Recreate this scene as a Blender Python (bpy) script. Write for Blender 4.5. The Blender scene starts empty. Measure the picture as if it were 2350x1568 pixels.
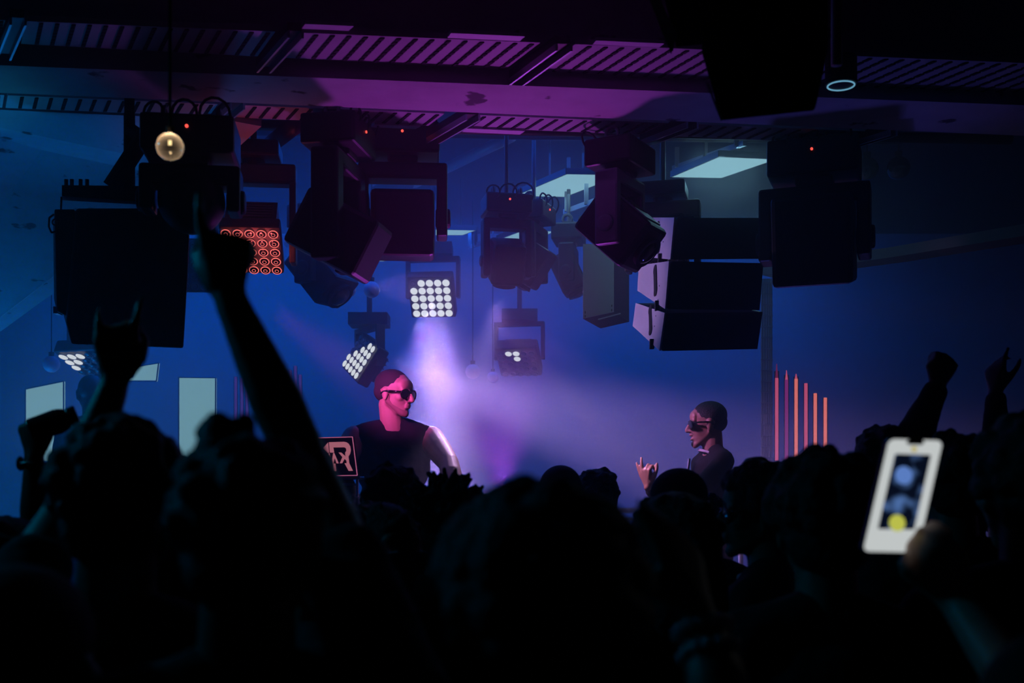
import bpy, bmesh, math, random
from mathutils import Vector, Matrix, noise
random.seed(7)
F, CX, HY, CZ = 2600.0, 1175.0, 1151.0, 1.62      # focal length in pixels, optical axis column, horizon row, eye height
C = bpy.context.scene.collection
R = math.radians
def V(*a): return Vector(a)
def P(px, py, Y): return Vector(((px-CX)*Y/F, Y, CZ-(py-HY)*Y/F))

# ------------------------------------------------------------------ materials
def mat(name, col, rough=0.6, metal=0.0, spec=0.5, emit=None, es=0.0, bump=0.0, bscale=40.0, vary=0.0):
    m = bpy.data.materials.new(name); m.use_nodes = True
    nt = m.node_tree; b = nt.nodes['Principled BSDF']
    b.inputs['Base Color'].default_value = (*col, 1); b.inputs['Roughness'].default_value = rough
    b.inputs['Metallic'].default_value = metal; b.inputs['Specular IOR Level'].default_value = spec
    if emit:
        b.inputs['Emission Color'].default_value = (*emit, 1); b.inputs['Emission Strength'].default_value = es; m.cycles.emission_sampling = 'NONE'
    if bump or vary:
        tc = nt.nodes.new('ShaderNodeTexCoord'); nz = nt.nodes.new('ShaderNodeTexNoise')
        nz.inputs['Scale'].default_value = bscale; nz.inputs['Detail'].default_value = 3
        nt.links.new(tc.outputs['Object'], nz.inputs['Vector'])
        if bump:
            bp = nt.nodes.new('ShaderNodeBump'); bp.inputs['Strength'].default_value = bump; bp.inputs['Distance'].default_value = 0.02
            nt.links.new(nz.outputs['Fac'], bp.inputs['Height']); nt.links.new(bp.outputs['Normal'], b.inputs['Normal'])
        if vary:
            mx = nt.nodes.new('ShaderNodeMix'); mx.data_type = 'RGBA'
            mx.inputs[6].default_value = (*[c*(1-vary) for c in col], 1); mx.inputs[7].default_value = (*[min(1, c*(1+vary)) for c in col], 1)
            nt.links.new(nz.outputs['Fac'], mx.inputs[0]); nt.links.new(mx.outputs[2], b.inputs['Base Color'])
    return m
def glow(name, col, s):
    m = bpy.data.materials.new(name); m.use_nodes = True; nt = m.node_tree; nt.nodes.clear()
    e = nt.nodes.new('ShaderNodeEmission'); e.inputs[0].default_value = (*col, 1); e.inputs[1].default_value = s
    o = nt.nodes.new('ShaderNodeOutputMaterial'); nt.links.new(e.outputs[0], o.inputs[0]); m.cycles.emission_sampling = 'AUTO' if 'panel' in name or name == 'screen_white' else 'NONE'; return m

def concrete():
    m = mat('painted_concrete', (.55, .55, .57), .75, bump=.25, bscale=9, vary=.18)
    nt = m.node_tree; b = nt.nodes['Principled BSDF']
    vn = nt.nodes.new('ShaderNodeTexNoise'); vn.inputs['Scale'].default_value = 5.5; vn.inputs['Detail'].default_value = 4
    tc = nt.nodes.new('ShaderNodeTexCoord'); nt.links.new(tc.outputs['Object'], vn.inputs['Vector'])
    rp = nt.nodes.new('ShaderNodeValToRGB'); rp.color_ramp.elements[0].position = .33; rp.color_ramp.elements[1].position = .36
    rp.color_ramp.elements[0].color = (.12, .12, .12, 1)
    nt.links.new(vn.outputs['Fac'], rp.inputs[0])
    mx = nt.nodes.new('ShaderNodeMix'); mx.data_type = 'RGBA'; mx.blend_type = 'MULTIPLY'; mx.inputs[0].default_value = 1
    src = b.inputs['Base Color'].links[0].from_socket
    nt.links.new(src, mx.inputs[6]); nt.links.new(rp.outputs[0], mx.inputs[7]); nt.links.new(mx.outputs[2], b.inputs['Base Color'])
    return m
M = dict(
    concrete=concrete(),
    wall=mat('dark_painted_wall', (.30, .31, .34), .8, bump=.1, bscale=6, vary=.1),
    backwall=mat('stage_backdrop', (.30, .31, .34), .85, vary=.06, bscale=2),
    darkwall=mat('black_painted_wall', (.06, .06, .07), .85),
    ceil=mat('black_ceiling', (.016, .016, .018), .9, bump=.2, bscale=5),
    floor=mat('club_floor', (.03, .03, .03), .5, bump=.1),
    deck=mat('perforated_sheet', (.50, .50, .52), .6, vary=.2, bscale=7),
    slot=mat('slot_shadow', (.004, .004, .004), .9),
    board=mat('pale_board', (.75, .75, .78), .5),
    steel=mat('channel_steel', (.16, .16, .17), .45, .6),
    steellip=mat('channel_lip', (.5, .5, .55), .35, .8),
    black=mat('black_powder_coat', (.018, .018, .02), .45, bump=.05, bscale=120),
    blackmat=mat('black_matt', (.010, .010, .012), .8),
    grey=mat('grey_fixture_metal', (.42, .43, .46), .4, .3),
    grille=mat('speaker_grille', (.015, .015, .017), .6, bump=.5, bscale=300),
    plate=mat('rigging_plate', (.62, .60, .66), .45, .1, vary=.06, bscale=20),
    edge=mat('bright_metal_edge', (.8, .8, .85), .3, .7),
    lensoff=mat('dark_lens', (.02, .02, .025), .12, spec=.8),
    lensoffgrey=mat('dark_grey_metal', (.12, .12, .13), .5),
    lensrim=mat('lens_rim', (.35, .33, .35), .25, .6),
    lenson=glow('lit_lens', (.84, .90, .93), 1.05),
    panel=glow('lit_ceiling_panel', (.30, .60, .72), .88),
    panelb=glow('lit_wall_panel', (.24, .50, .56), .86),
    redled=glow('red_indicator', (1, .08, .06), 1.6),
    redglow=glow('red_lens_ring', (1.0, .17, .15), 1.15),
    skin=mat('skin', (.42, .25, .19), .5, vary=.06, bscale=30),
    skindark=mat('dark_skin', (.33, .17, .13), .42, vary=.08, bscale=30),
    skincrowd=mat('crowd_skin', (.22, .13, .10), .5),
    beard=mat('stubble', (.24, .13, .10), .8),
    hair=mat('black_hair', (.012, .010, .010), .6, bump=.6, bscale=160),
    hairbuzz=mat('cropped_hair', (.02, .016, .02), .8, bump=.2, bscale=300),
    cloth=mat('black_cloth', (.012, .012, .014), .9, bump=.3, bscale=25),
    cloth2=mat('dark_navy_cloth', (.02, .022, .032), .85, bump=.3, bscale=22),
    tee=mat('black_cotton', (.010, .010, .014), .8, spec=.15, bump=.35, bscale=18),
    jacket=mat('charcoal_jacket', (.012, .012, .014), .8, spec=.12, bump=.3, bscale=20),
    denim=mat('dark_trousers', (.015, .016, .02), .85),
    shoe=mat('shoe_rubber', (.012, .012, .012), .6),
    white=mat('pale_fabric', (.55, .55, .58), .8),
    glass=mat('sunglass_lens', (.004, .004, .006), .1, spec=.9),
    frame=mat('black_acetate', (.006, .006, .007), .25),
    wframe=mat('white_acetate', (.5, .52, .54), .3),
    pearl=mat('pearl_bead', (.8, .8, .82), .15, spec=.9),
    laptop=mat('laptop_lid', (.11, .055, .16), .45),
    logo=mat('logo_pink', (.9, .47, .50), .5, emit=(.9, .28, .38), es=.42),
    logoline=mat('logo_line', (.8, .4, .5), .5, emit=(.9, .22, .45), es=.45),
    stagefloor=mat('stage_deck', (.03, .03, .035), .6),
    phone=mat('phone_case', (.01, .01, .01), .3),
    bar1=glow('tube_glow_salmon', (1.0, .22, .19), .85), bar2=glow('tube_glow_pink', (.82, .12, .27), .7),
    bar3=glow('tube_glow_magenta', (.28, .025, .22), .75), bar4=glow('tube_glow_violet', (.09, .04, .32), .6),
    bardim=glow('tube_glow_dim', (.30, .02, .12), .5),
    warm=glow('filament', (1.0, .66, .30), 3.0),
)
def bulbglass(name, rim, base, k):
    m = bpy.data.materials.new(name); m.use_nodes = True; nt = m.node_tree; nt.nodes.clear()
    tr = nt.nodes.new('ShaderNodeBsdfTransparent'); tr.inputs[0].default_value = (*base, 1)
    tl = nt.nodes.new('ShaderNodeBsdfTranslucent'); tl.inputs[0].default_value = (*rim, 1)
    gl = nt.nodes.new('ShaderNodeBsdfGlossy'); gl.inputs[0].default_value = (*rim, 1); gl.inputs['Roughness'].default_value = .12
    lw = nt.nodes.new('ShaderNodeLayerWeight'); lw.inputs[0].default_value = k
    m0 = nt.nodes.new('ShaderNodeMixShader'); mx = nt.nodes.new('ShaderNodeMixShader'); m1 = nt.nodes.new('ShaderNodeMixShader'); m1.inputs[0].default_value = .5; o = nt.nodes.new('ShaderNodeOutputMaterial')
    m0.inputs[0].default_value = .012; nt.links.new(tr.outputs[0], m0.inputs[1]); nt.links.new(tl.outputs[0], m0.inputs[2])
    nt.links.new(gl.outputs[0], m1.inputs[1]); nt.links.new(tl.outputs[0], m1.inputs[2])
    nt.links.new(lw.outputs['Facing'], mx.inputs[0]); nt.links.new(m0.outputs[0], mx.inputs[1]); nt.links.new(m1.outputs[0], mx.inputs[2])
    nt.links.new(mx.outputs[0], o.inputs[0]); return m
M['bulb'] = bulbglass('bulb_glass', (1, .9, .75), (.75, .82, .80), .25)
M['frost'] = mat('frosted_globe', (.8, .62, .78), .35, spec=.6)

# ------------------------------------------------------------------ mesh building
class MB:
    def __init__(s): s.v = []; s.f = []; s.mi = []; s.k = 0; s.T = None
    def add(s, vs, fs, mi=None):
        o = len(s.v)
        s.v += [Vector(p) for p in vs]; s.f += [[i+o for i in f] for f in fs]; s.mi += [s.k if mi is None else mi]*len(fs)
    def hexa(s, a, b, mi=None):                      # a, b: two matching quads / ngons
        n = len(a); s.add(list(a)+list(b), [list(range(n))[::-1], [n+i for i in range(n)]] + [[i, (i+1) % n, n+(i+1) % n, n+i] for i in range(n)], mi)
    def box(s, c, d, rot=None, mi=None):
        x, y, z = d[0]/2, d[1]/2, d[2]/2
        q = [V(-x, -y, -z), V(x, -y, -z), V(x, y, -z), V(-x, y, -z)]; w = [V(p.x, p.y, z) for p in q]
        rot = rot or Matrix.Identity(3); c = Vector(c)
        s.hexa([c+rot@p for p in q], [c+rot@p for p in w], mi)
    def prism(s, pts, ext, mi=None): s.hexa([Vector(p) for p in pts], [Vector(p)+Vector(ext) for p in pts], mi)
    def cyl(s, p0, p1, r0, r1=None, n=16, mi=None):
        r1 = r0 if r1 is None else r1; p0 = Vector(p0); p1 = Vector(p1); d = (p1-p0).normalized()
        u = d.orthogonal().normalized(); w = d.cross(u)
        ring = lambda p, r: [p+(u*math.cos(2*math.pi*i/n)+w*math.sin(2*math.pi*i/n))*r for i in range(n)]
        s.hexa(ring(p0, r0), ring(p1, r1), mi)
    def tube(s, pts, r, n=8, mi=None):
        for a, b in zip(pts, pts[1:]): s.cyl(a, b, r, r, n, mi)
    def torus(s, c, R0, r, nrm=(0, 0, 1), n=24, k=8, mi=None):
        nrm = Vector(nrm).normalized(); u = nrm.orthogonal().normalized(); w = nrm.cross(u); vs = []; fs = []
        for i in range(n):
            a = 2*math.pi*i/n; e = u*math.cos(a)+w*math.sin(a)
            for j in range(k):
                b = 2*math.pi*j/k; vs.append(Vector(c)+e*(R0+r*math.cos(b))+nrm*r*math.sin(b))
        for i in range(n):
            for j in range(k): fs.append([i*k+j, ((i+1) % n)*k+j, ((i+1) % n)*k+(j+1) % k, i*k+(j+1) % k])
        s.add(vs, fs, mi)
    def ell(s, c, r, rot=None, n=18, mi=None):
        if not hasattr(r, '__len__'): r = (r, r, r)
        m = max(6, n//2+2); c = Vector(c); vs = []; fs = []
        rot = rot or Matrix.Identity(3)
        vs.append(c+rot@V(0, 0, r[2])); vs.append(c+rot@V(0, 0, -r[2]))
        for j in range(1, m):
            t = math.pi*j/m
            for i in range(n):
                a = 2*math.pi*i/n; vs.append(c+rot@V(r[0]*math.sin(t)*math.cos(a), r[1]*math.sin(t)*math.sin(a), r[2]*math.cos(t)))
        for i in range(n):
            fs.append([0, 2+i, 2+(i+1) % n]); b = 2+(m-2)*n; fs.append([1, b+(i+1) % n, b+i])
            for j in range(m-2):
                q = 2+j*n; fs.append([q+i, q+n+i, q+n+(i+1) % n, q+(i+1) % n])
        s.add(vs, fs, mi)
    def rc(s, p0, r0, p1, r1, n=14):                 # round-ended tapering limb
        s.ell(p0, r0, n=n); s.ell(p1, r1, n=n)
        if (Vector(p1)-Vector(p0)).length > 1e-5: s.cyl(p0, p1, r0, r1, n)
    def tmap(s, fn): s.v = [fn(p) for p in s.v]

def worldloc(o):
    l = Vector((0, 0, 0))
    while o is not None: l += o.location; o = o.parent
    return l
def link(name, me, parent=None, kind=None):
    o = bpy.data.objects.new(name, me); C.objects.link(o); o.parent = parent
    if kind: o['kind'] = kind
    return o
def obj(name, mb, mats, parent=None, smooth=False, bevel=0, local=False, kind=None, ang=True):
    if not isinstance(mats, (list, tuple)): mats = [mats]
    off = Vector((0, 0, 0)) if (parent is None or local) else worldloc(parent)
    me = bpy.data.meshes.new(name); me.from_pydata([tuple(p-off) for p in mb.v], [], mb.f)
    for m in mats: me.materials.append(m)
    me.polygons.foreach_set('material_index', mb.mi)
    bm = bmesh.new(); bm.from_mesh(me); bmesh.ops.recalc_face_normals(bm, faces=bm.faces); bm.to_mesh(me); bm.free()
    if smooth: me.polygons.foreach_set('use_smooth', [True]*len(me.polygons))
    o = link(name, me, parent, kind)
    if bevel:
        md = o.modifiers.new('edge', 'BEVEL'); md.width = bevel; md.segments = 2; md.limit_method = 'ANGLE'; md.angle_limit = R(40)
    return o
def skinned(name, mb, mats, parent, voxel, smooth=4, disp=0, dscale=30, factor=.5):
    """several overlapping volumes grown into one continuous surface"""
    off = worldloc(parent)
    me = bpy.data.meshes.new('tmp'); me.from_pydata([tuple(p-off) for p in mb.v], [], mb.f)
    t = bpy.data.objects.new('tmp', me); C.objects.link(t)
    md = t.modifiers.new('r', 'REMESH'); md.mode = 'VOXEL'; md.voxel_size = voxel; md.use_smooth_shade = True
    if smooth:
        sm = t.modifiers.new('s', 'SMOOTH'); sm.factor = factor; sm.iterations = smooth
    dg = bpy.context.evaluated_depsgraph_get(); dg.update()
    ne = bpy.data.meshes.new_from_object(t.evaluated_get(dg)); bpy.data.objects.remove(t); bpy.data.meshes.remove(me)
    if disp:
        nn = [v.normal.copy() for v in ne.vertices]; cs = []
        for v, n in zip(ne.vertices, nn):
            c = v.co*dscale; cs += list(v.co+n*disp*(noise.noise(c)+.5*noise.noise(c*2.3)))
        ne.vertices.foreach_set('co', cs); ne.update()
    ne.name = name; ne.materials.clear()
    for m in (mats if isinstance(mats, (list, tuple)) else [mats]): ne.materials.append(m)
    ne.polygons.foreach_set('use_smooth', [True]*len(ne.polygons))
    return link(name, ne, parent)
def thing(name, label, cat, loc=(0, 0, 0), group=None, rot=None):
    o = bpy.data.objects.new(name, None); o.empty_display_size = .1; C.objects.link(o); o.location = loc
    if rot: o.rotation_euler = rot
    o['label'] = label; o['category'] = cat
    if group: o['group'] = group
    return o
def tag(o, label, cat, group=None):
    o['label'] = label; o['category'] = cat
    if group: o['group'] = group
    return o
def struct(name, mb, m, **k): return obj(name, mb, m, kind='structure', **k)

# ------------------------------------------------------------------ room shell
b = MB(); b.box((0, 4.3, -.1), (11, 11, .2)); struct('floor', b, M['floor'])
b = MB(); b.box((0, 4.3, 3.98), (11, 11, .16)); struct('ceiling', b, M['ceil'])
b = MB(); b.box((0, 9.75, 1.95), (11, .2, 3.9)); struct('wall_back', b, M['backwall'])
b = MB(); b.box((-5.5, 4.3, 1.95), (.2, 11, 3.9)); struct('wall_left', b, M['wall'])
b = MB(); b.box((4.6, 4.3, 1.95), (.2, 11, 3.9)); struct('wall_right', b, M['darkwall'])
b = MB(); b.box((0, -1.1, 1.95), (11, .2, 3.9)); struct('wall_front', b, M['darkwall'])
b = MB(); b.box((-.3, 7.24, .25), (6.6, 4.78, .5)); b.box((-.3, 4.84, .47), (6.6, .03, .06)); tag(obj('stage', b, M['stagefloor'], bevel=.01), 'low black stage deck across the end of the room', 'stage')

# ceiling beam, seen from below, running across the room
ZB, ZD = 3.19, 3.24
def onz(px, py, z):
    Y = (z-CZ)*F/(HY-py); return Vector(((px-CX)*Y/F, Y, z))
bt = lambda x: 150+.039*x
bb = lambda x: 213+.042*x
b = MB(); xs = [-500, 0, 500, 1000, 1500, 2000, 2500, 2900]
for a, c in zip(xs, xs[1:]):
    q = [onz(a, bt(a), ZB), onz(c, bt(c), ZB), onz(c, bb(c), ZB), onz(a, bb(a), ZB)]
    b.prism(q, (0, 0, .45))
struct('trim_1', b, M['concrete'])
# left low ceiling slab sloping down towards the stage (one crease), right-hand ledge
def onslope(px, py, z0, y0, k):
    Y = ((z0-CZ)+k*y0)/((HY-py)/F+k); return P(px, py, Y)
b = MB()
q = [onslope(x, y, 3.24, 4.7, .25) for x, y in ((-250, 215), (0, 252), (345, 268), (480, 268), (600, 290), (430, 445), (280, 352), (0, 292), (-250, 240))]
b.prism(q, (0, 0, .12))
struct('trim_2', b, M['concrete'])
b = MB()
e = [onslope(x, y, 3.24, 4.7, .25) for x, y in ((-250, 240), (0, 292), (280, 352), (430, 445))]
f_ = [P(x, y, Y) for x, y, Y in ((430, 446, 5.9), (125, 672, 6.9), (0, 762, 7.4), (-250, 950, 8.2))]
b.prism([e[0], e[1], e[2], e[3], f_[0], f_[1], f_[2], f_[3]], (0, .05, .12))
struct('trim_3', b, M['concrete'])
b = MB(); pts = [P(1750, 632, 7.2), P(2050, 590, 6.2), P(2400, 533, 5.3), P(2900, 450, 4.6)]
for a, c in zip(pts, pts[1:]): b.hexa([a, a+V(.0, .02, .06), a+V(.12, .12, .06), a+V(.12, .12, 0)], [c, c+V(0, .02, .06), c+V(.12, .12, .06), c+V(.12, .12, 0)])
struct('trim_4', b, M['darkwall'])

# perforated metal panels beside the beam
def rib_panel(x0, x1, yt, yb, step, lab, grp):
    o = MB(); k = (x1-x0)
    def q(x, y): return onz(x, y, ZD)
    dx = lambda x, y: (x+150)/(1151-y)               # lines run towards the far left
    def shift(x, y, y2): return x-(y2-y)*dx(x, y)
    n = max(2, int(k/step))
    T0, T1 = x0, x1
    quad = [q(T0, yt(T0)), q(T1, yt(T1)), q(shift(T1, yt(T1), yb(T1)), yb(T1)), q(shift(T0, yt(T0), yb(T0)), yb(T0))]
    o.prism(quad, (0, 0, .02), 0)
    for i in range(1, n+1):
        x = x0+k*i/(n+.4)
        ya, yc = yt(x)+2, yb(x)-2
        m = 7
        for j in range(m):
            s0 = ya+(yc-ya)*(j+.12)/m; s1 = ya+(yc-ya)*(j+.88)/m
            a = q(shift(x, yt(x), s0), s0); c = q(shift(x, yt(x), s1), s1)
            w = V(.0075, 0, 0)
            o.prism([a-w, a+w, c+w, c-w], (0, 0, -.004), 1)
    return tag(obj('perforated_panel', o, [M['deck'], M['slot']]), lab, 'ceiling panel', grp)
nt_ = lambda x: 46+.042*x
nb_ = lambda x: 98+.05*x
ft_ = lambda x: bb(x)+5
fb_ = lambda x: 247+.041*x
g1, g2 = 'slotted panels on the near side of the beam', 'slotted panels on the stage side of the beam'
for x0, x1, lab in ((-260, 18, 'dark slotted ceiling panel cut off by the left picture edge, near side of beam'), (58, 632, 'blue lit slotted ceiling panel above the pale beam, between two channels'),
                    (690, 1240, 'magenta lit slotted ceiling panel, brightest one above the beam'), (1320, 1860, 'slotted violet panel running behind the big black cabinet above the beam'), (1930, 2500, 'unlit slotted panel in the top right corner beside the downlight')):
    rib_panel(x0, x1, nt_, nb_, 37.5, lab, g1)
for x0, x1, lab in ((-300, 10, 'slotted panel under the beam at the left picture edge'), (18, 500, 'slotted panel under the beam with bright teal slats at its left end'), (555, 1020, 'slotted panel under the beam above the two central moving heads'),
                    (1082, 1560, 'violet slotted panel under the beam above the lit ceiling panels'), (1600, 2060, 'nearly black slotted panel under the beam right of the lit ceiling panels')):
    rib_panel(x0, x1, ft_, fb_, 33, lab, g2)
# steel channels crossing between the panels
def channel(xt, yt, xb, yb, w, lab, grp):
    r = thing('steel_channel', lab, 'channel', onz(xb, yb, 3.2), grp)
    z = 3.215
    a0, a1 = onz(xt, yt, z), onz(xt+w, yt+w*.04, z); c0, c1 = onz(xb, yb, z), onz(xb+w*.9, yb+w*.04, z)
    m = MB(); m.prism([a0, a1, c1, c0], (0, 0, .03)); obj('web', m, M['black'], r)
    for p, q in ((a0, c0), (a1, c1)):
        m = MB(); m.prism([p, p+V(.008, 0, 0), q+V(.008, 0, 0), q], (0, 0, -.025)); obj('lip', m, M['steellip'], r)
gc = 'steel channels between the slotted panels'
channel(22, 40, -10, 122, 34, 'steel channel at the top left corner of the room', gc)
channel(660, 70, 588, 152, 32, 'steel channel between the blue and the magenta panel', gc)
channel(1275, 100, 1168, 180, 34, 'steel channel right of the magenta panel', gc)
channel(528, 236, 472, 286, 30, 'steel channel under the beam above the black box fixture', gc)
channel(1068, 262, 978, 316, 30, 'steel channel under the beam above the central moving head', gc)
channel(1575, 280, 1468, 322, 24, 'pink edged steel channel beside the first lit ceiling panel', gc)
channel(2040, 298, 1915, 336, 16, 'far right violet steel channel under the dark panels', gc)
# pale boards lying on the panels
def pale(x0, x1, y, h, lab, z=ZD-.01):
    m = MB(); m.prism([onz(x0, y, z), onz(x1, y+(x1-x0)*.045, z), onz(x1-12, y+(x1-x0)*.045+h, z), onz(x0-8, y+h, z)], (0, 0, .012))
    tag(obj('pale_board', m, M['board']), lab, 'board', 'pale boards edging the slotted panels')
pale(700, 812, 55, 11, 'short pale board on the edge of the magenta panel')
pale(1035, 1205, 76, 11, 'long pale board above the magenta panel')
pale(1368, 1525, 93, 9, 'pale board behind the corner of the big black cabinet')
pale(860, 965, 286, 6, 'pale board just above the central moving head')
pale(1068, 1205, 295, 8, 'pale board under the beam above the first lit ceiling panel')
# ceiling bars and pipes over the stage
def bar(pts, r, lab, m='steel', nm='ceiling_pipe'):
    mb = MB(); mb.tube([Vector(p) for p in pts], r, 10); return tag(obj(nm, mb, M[m], smooth=True), lab, 'pipe')
bar([P(1175, 312, 6.6), P(1020, 388, 7.6), P(865, 462, 9.2)], .035, 'grey pipe running back beneath the ceiling beside the central moving head', 'grey')
bar([P(985, 322, 5.9), P(850, 420, 7.2), P(660, 560, 9.2)], .03, 'thin pipe behind the central moving head', 'steel')
bar([P(680, 285, 5.0), P(560, 380, 6.0)], .04, 'thick black strut above the red lamp', 'black', 'ceiling_strut')
# hanging truss pipes
bar([V(-2.6, 5.15, 3.36), V(2.4, 5.45, 3.36)], .025, 'long black lighting pipe above the moving heads', 'black', 'lighting_pipe')
bar([V(-2.6, 6.2, 3.66), V(2.2, 6.4, 3.66)], .025, 'black lighting pipe further back over the stage', 'black', 'lighting_pipe')
# lit parallelogram ceiling panels with hanging rail
def lit_panel(pts, z, lab, m='panel'):
    q = [onz(x, y, z) for x, y in pts]
    r = thing('ceiling_light', lab, 'light panel', (sum((p for p in q), Vector())/4), 'lit ceiling panels over the stage')
    mb = MB(); mb.prism(q, (0, 0, .02)); obj('diffuser', mb, M[m], r)
    mb = MB()
    for a, c in zip(q, q[1:]+q[:1]):
        d = (c-a).normalized(); s = d.cross(V(0, 0, 1))*.006
        mb.prism([a-s, c-s, c+s, a+s], (0, 0, .035))
    obj('frame', mb, M['steel'], r)
    c = (q[0]+q[1]+q[2]+q[3])/4
    for e in (-.1, .1): mb = MB(); mb.cyl(c+V(e, 0, .03), V(c.x+e, c.y, 3.9), .006, n=6); obj('hanger', mb, M['steel'], r)
    return r
lit_panel([(1182, 450), (1298, 452), (1428, 402), (1300, 400)], 3.52, 'large glowing ceiling panel cut by the angled moving head')
lit_panel([(1540, 407), (1656, 409), (1782, 366), (1650, 360)], 3.52, 'rightmost glowing ceiling panel, largest of them')
lit_panel([(960, 540), (1062, 540), (1092, 529), (990, 527)], 3.52, 'small glowing ceiling strip right of the central moving head')
lit_panel([(1140, 552), (1232, 548), (1275, 531), (1196, 531)], 3.52, 'small glowing panel seen through the yoke of a moving head')
lit_panel([(822, 598), (880, 600), (925, 586), (862, 586)], 3.45, 'lowest glowing ceiling sliver beneath the central moving head')
def rail(p0, p1, lab):
    r = thing('hanging_rail', lab, 'rail', p0, 'rails hanging beside the lit panels'); m = MB(); m.hexa([p0, p0+V(0, 0, .03), p0+V(.02, 0, .03), p0+V(.02, 0, 0)], [p1, p1+V(0, 0, .03), p1+V(.02, 0, .03), p1+V(.02, 0, 0)]); obj('bar', m, M['grey'], r)
    for t in (.08, .5, .92):
        c = p0.lerp(p1, t); m = MB(); m.box(c+V(0, 0, .07), (.025, .02, .12)); obj('bracket', m, M['grey'], r)
rail(P(1292, 492, 7.0), P(1405, 452, 6.3), 'slotted rail below the first large glowing panel')
rail(P(1075, 572, 8.6), P(1110, 560, 8.2), 'short slotted rail above the first hanging lamp of the middle row')
rail(P(1542, 392, 6.9), P(1705, 335, 6.1), 'slotted rail above the rightmost glowing panel')
# wall panels, glowing
def wall_panel(pts, Y, lab):
    m = MB(); m.prism([P(x, y, Y) for x, y in pts], (0, .03, 0)); r = tag(obj('light_box', m, M['panelb']), lab, 'light panel', 'glowing panels on the far left wall')
    m = MB()
    q = [P(x, y, Y-.01) for x, y in pts]
    for a, c in zip(q, q[1:]+q[:1]): m.cyl(a, c, .006, n=6)
    obj('frame', m, M['steel'], r); return r
wall_panel([(410, 866), (495, 867), (494, 1090), (410, 1090)], 8.6, 'tall upright glowing panel between the two raised arms')
wall_panel([(58, 893), (146, 875), (146, 1060), (58, 1060)], 8.6, 'glowing panel behind the fist at the far left')
wall_panel([(290, 845), (364, 833), (359, 875), (285, 875)], 8.6, 'small slanted glowing panel right of the two-finger hand')

# ------------------------------------------------------------------ luminaires
def rx(a): return Matrix.Rotation(R(a), 3, 'X')
def rz(a): return Matrix.Rotation(R(a), 3, 'Z')
def ry(a): return Matrix.Rotation(R(a), 3, 'Y')
LENS = {}
def lensdisc(r, on):
    k = (round(r, 4), on)
    if k in LENS: return LENS[k]
    me = bpy.data.meshes.new('lens'); m = MB()
    if on == 'on':
        m.k = 1; m.torus((0, 0, 0), r*1.0, r*.07, n=20, k=6); m.k = 0; m.ell((0, 0, 0), (r*.97, r*.97, r*.25), n=20)
        mats = [M['lenson'], M['lensrim']]
    else:
        m.k = 1; m.torus((0, 0, 0), r*.86, r*.10, n=20, k=6); m.torus((0, 0, r*.15), r*.34, r*.08, n=16, k=6); m.k = 0; m.ell((0, 0, 0), (r*.8, r*.8, r*.22), n=20)
        mats = [M['lensoff'], M['redglow'] if on == 'red' else M['lensrim']]
    me.from_pydata([tuple(p) for p in m.v], [], m.f)
    for x in mats: me.materials.append(x)
    me.polygons.foreach_set('material_index', m.mi); me.polygons.foreach_set('use_smooth', [True]*len(me.polygons))
    LENS[k] = me; return me
def lamp_spot(name, loc, d, col, energy, size, blend=.6, r=.1):
    l = bpy.data.lights.new(name, 'SPOT'); l.color = col; l.energy = energy; l.spot_size = R(size); l.spot_blend = blend; l.shadow_soft_size = r
    o = bpy.data.objects.new(name, l); C.objects.link(o); o.location = loc; o.rotation_euler = Vector(d).to_track_quat('-Z', 'Y').to_euler(); return o
def lamp_area(name, loc, d, col, energy, sx, sy, spread=180):
    l = bpy.data.lights.new(name, 'AREA'); l.color = col; l.energy = energy; l.shape = 'RECTANGLE'; l.size = sx; l.size_y = sy; l.spread = R(spread)
    o = bpy.data.objects.new(name, l); C.objects.link(o); o.location = loc; o.rotation_euler = Vector(d).to_track_quat('-Z', 'Y').to_euler(); return o

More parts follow.
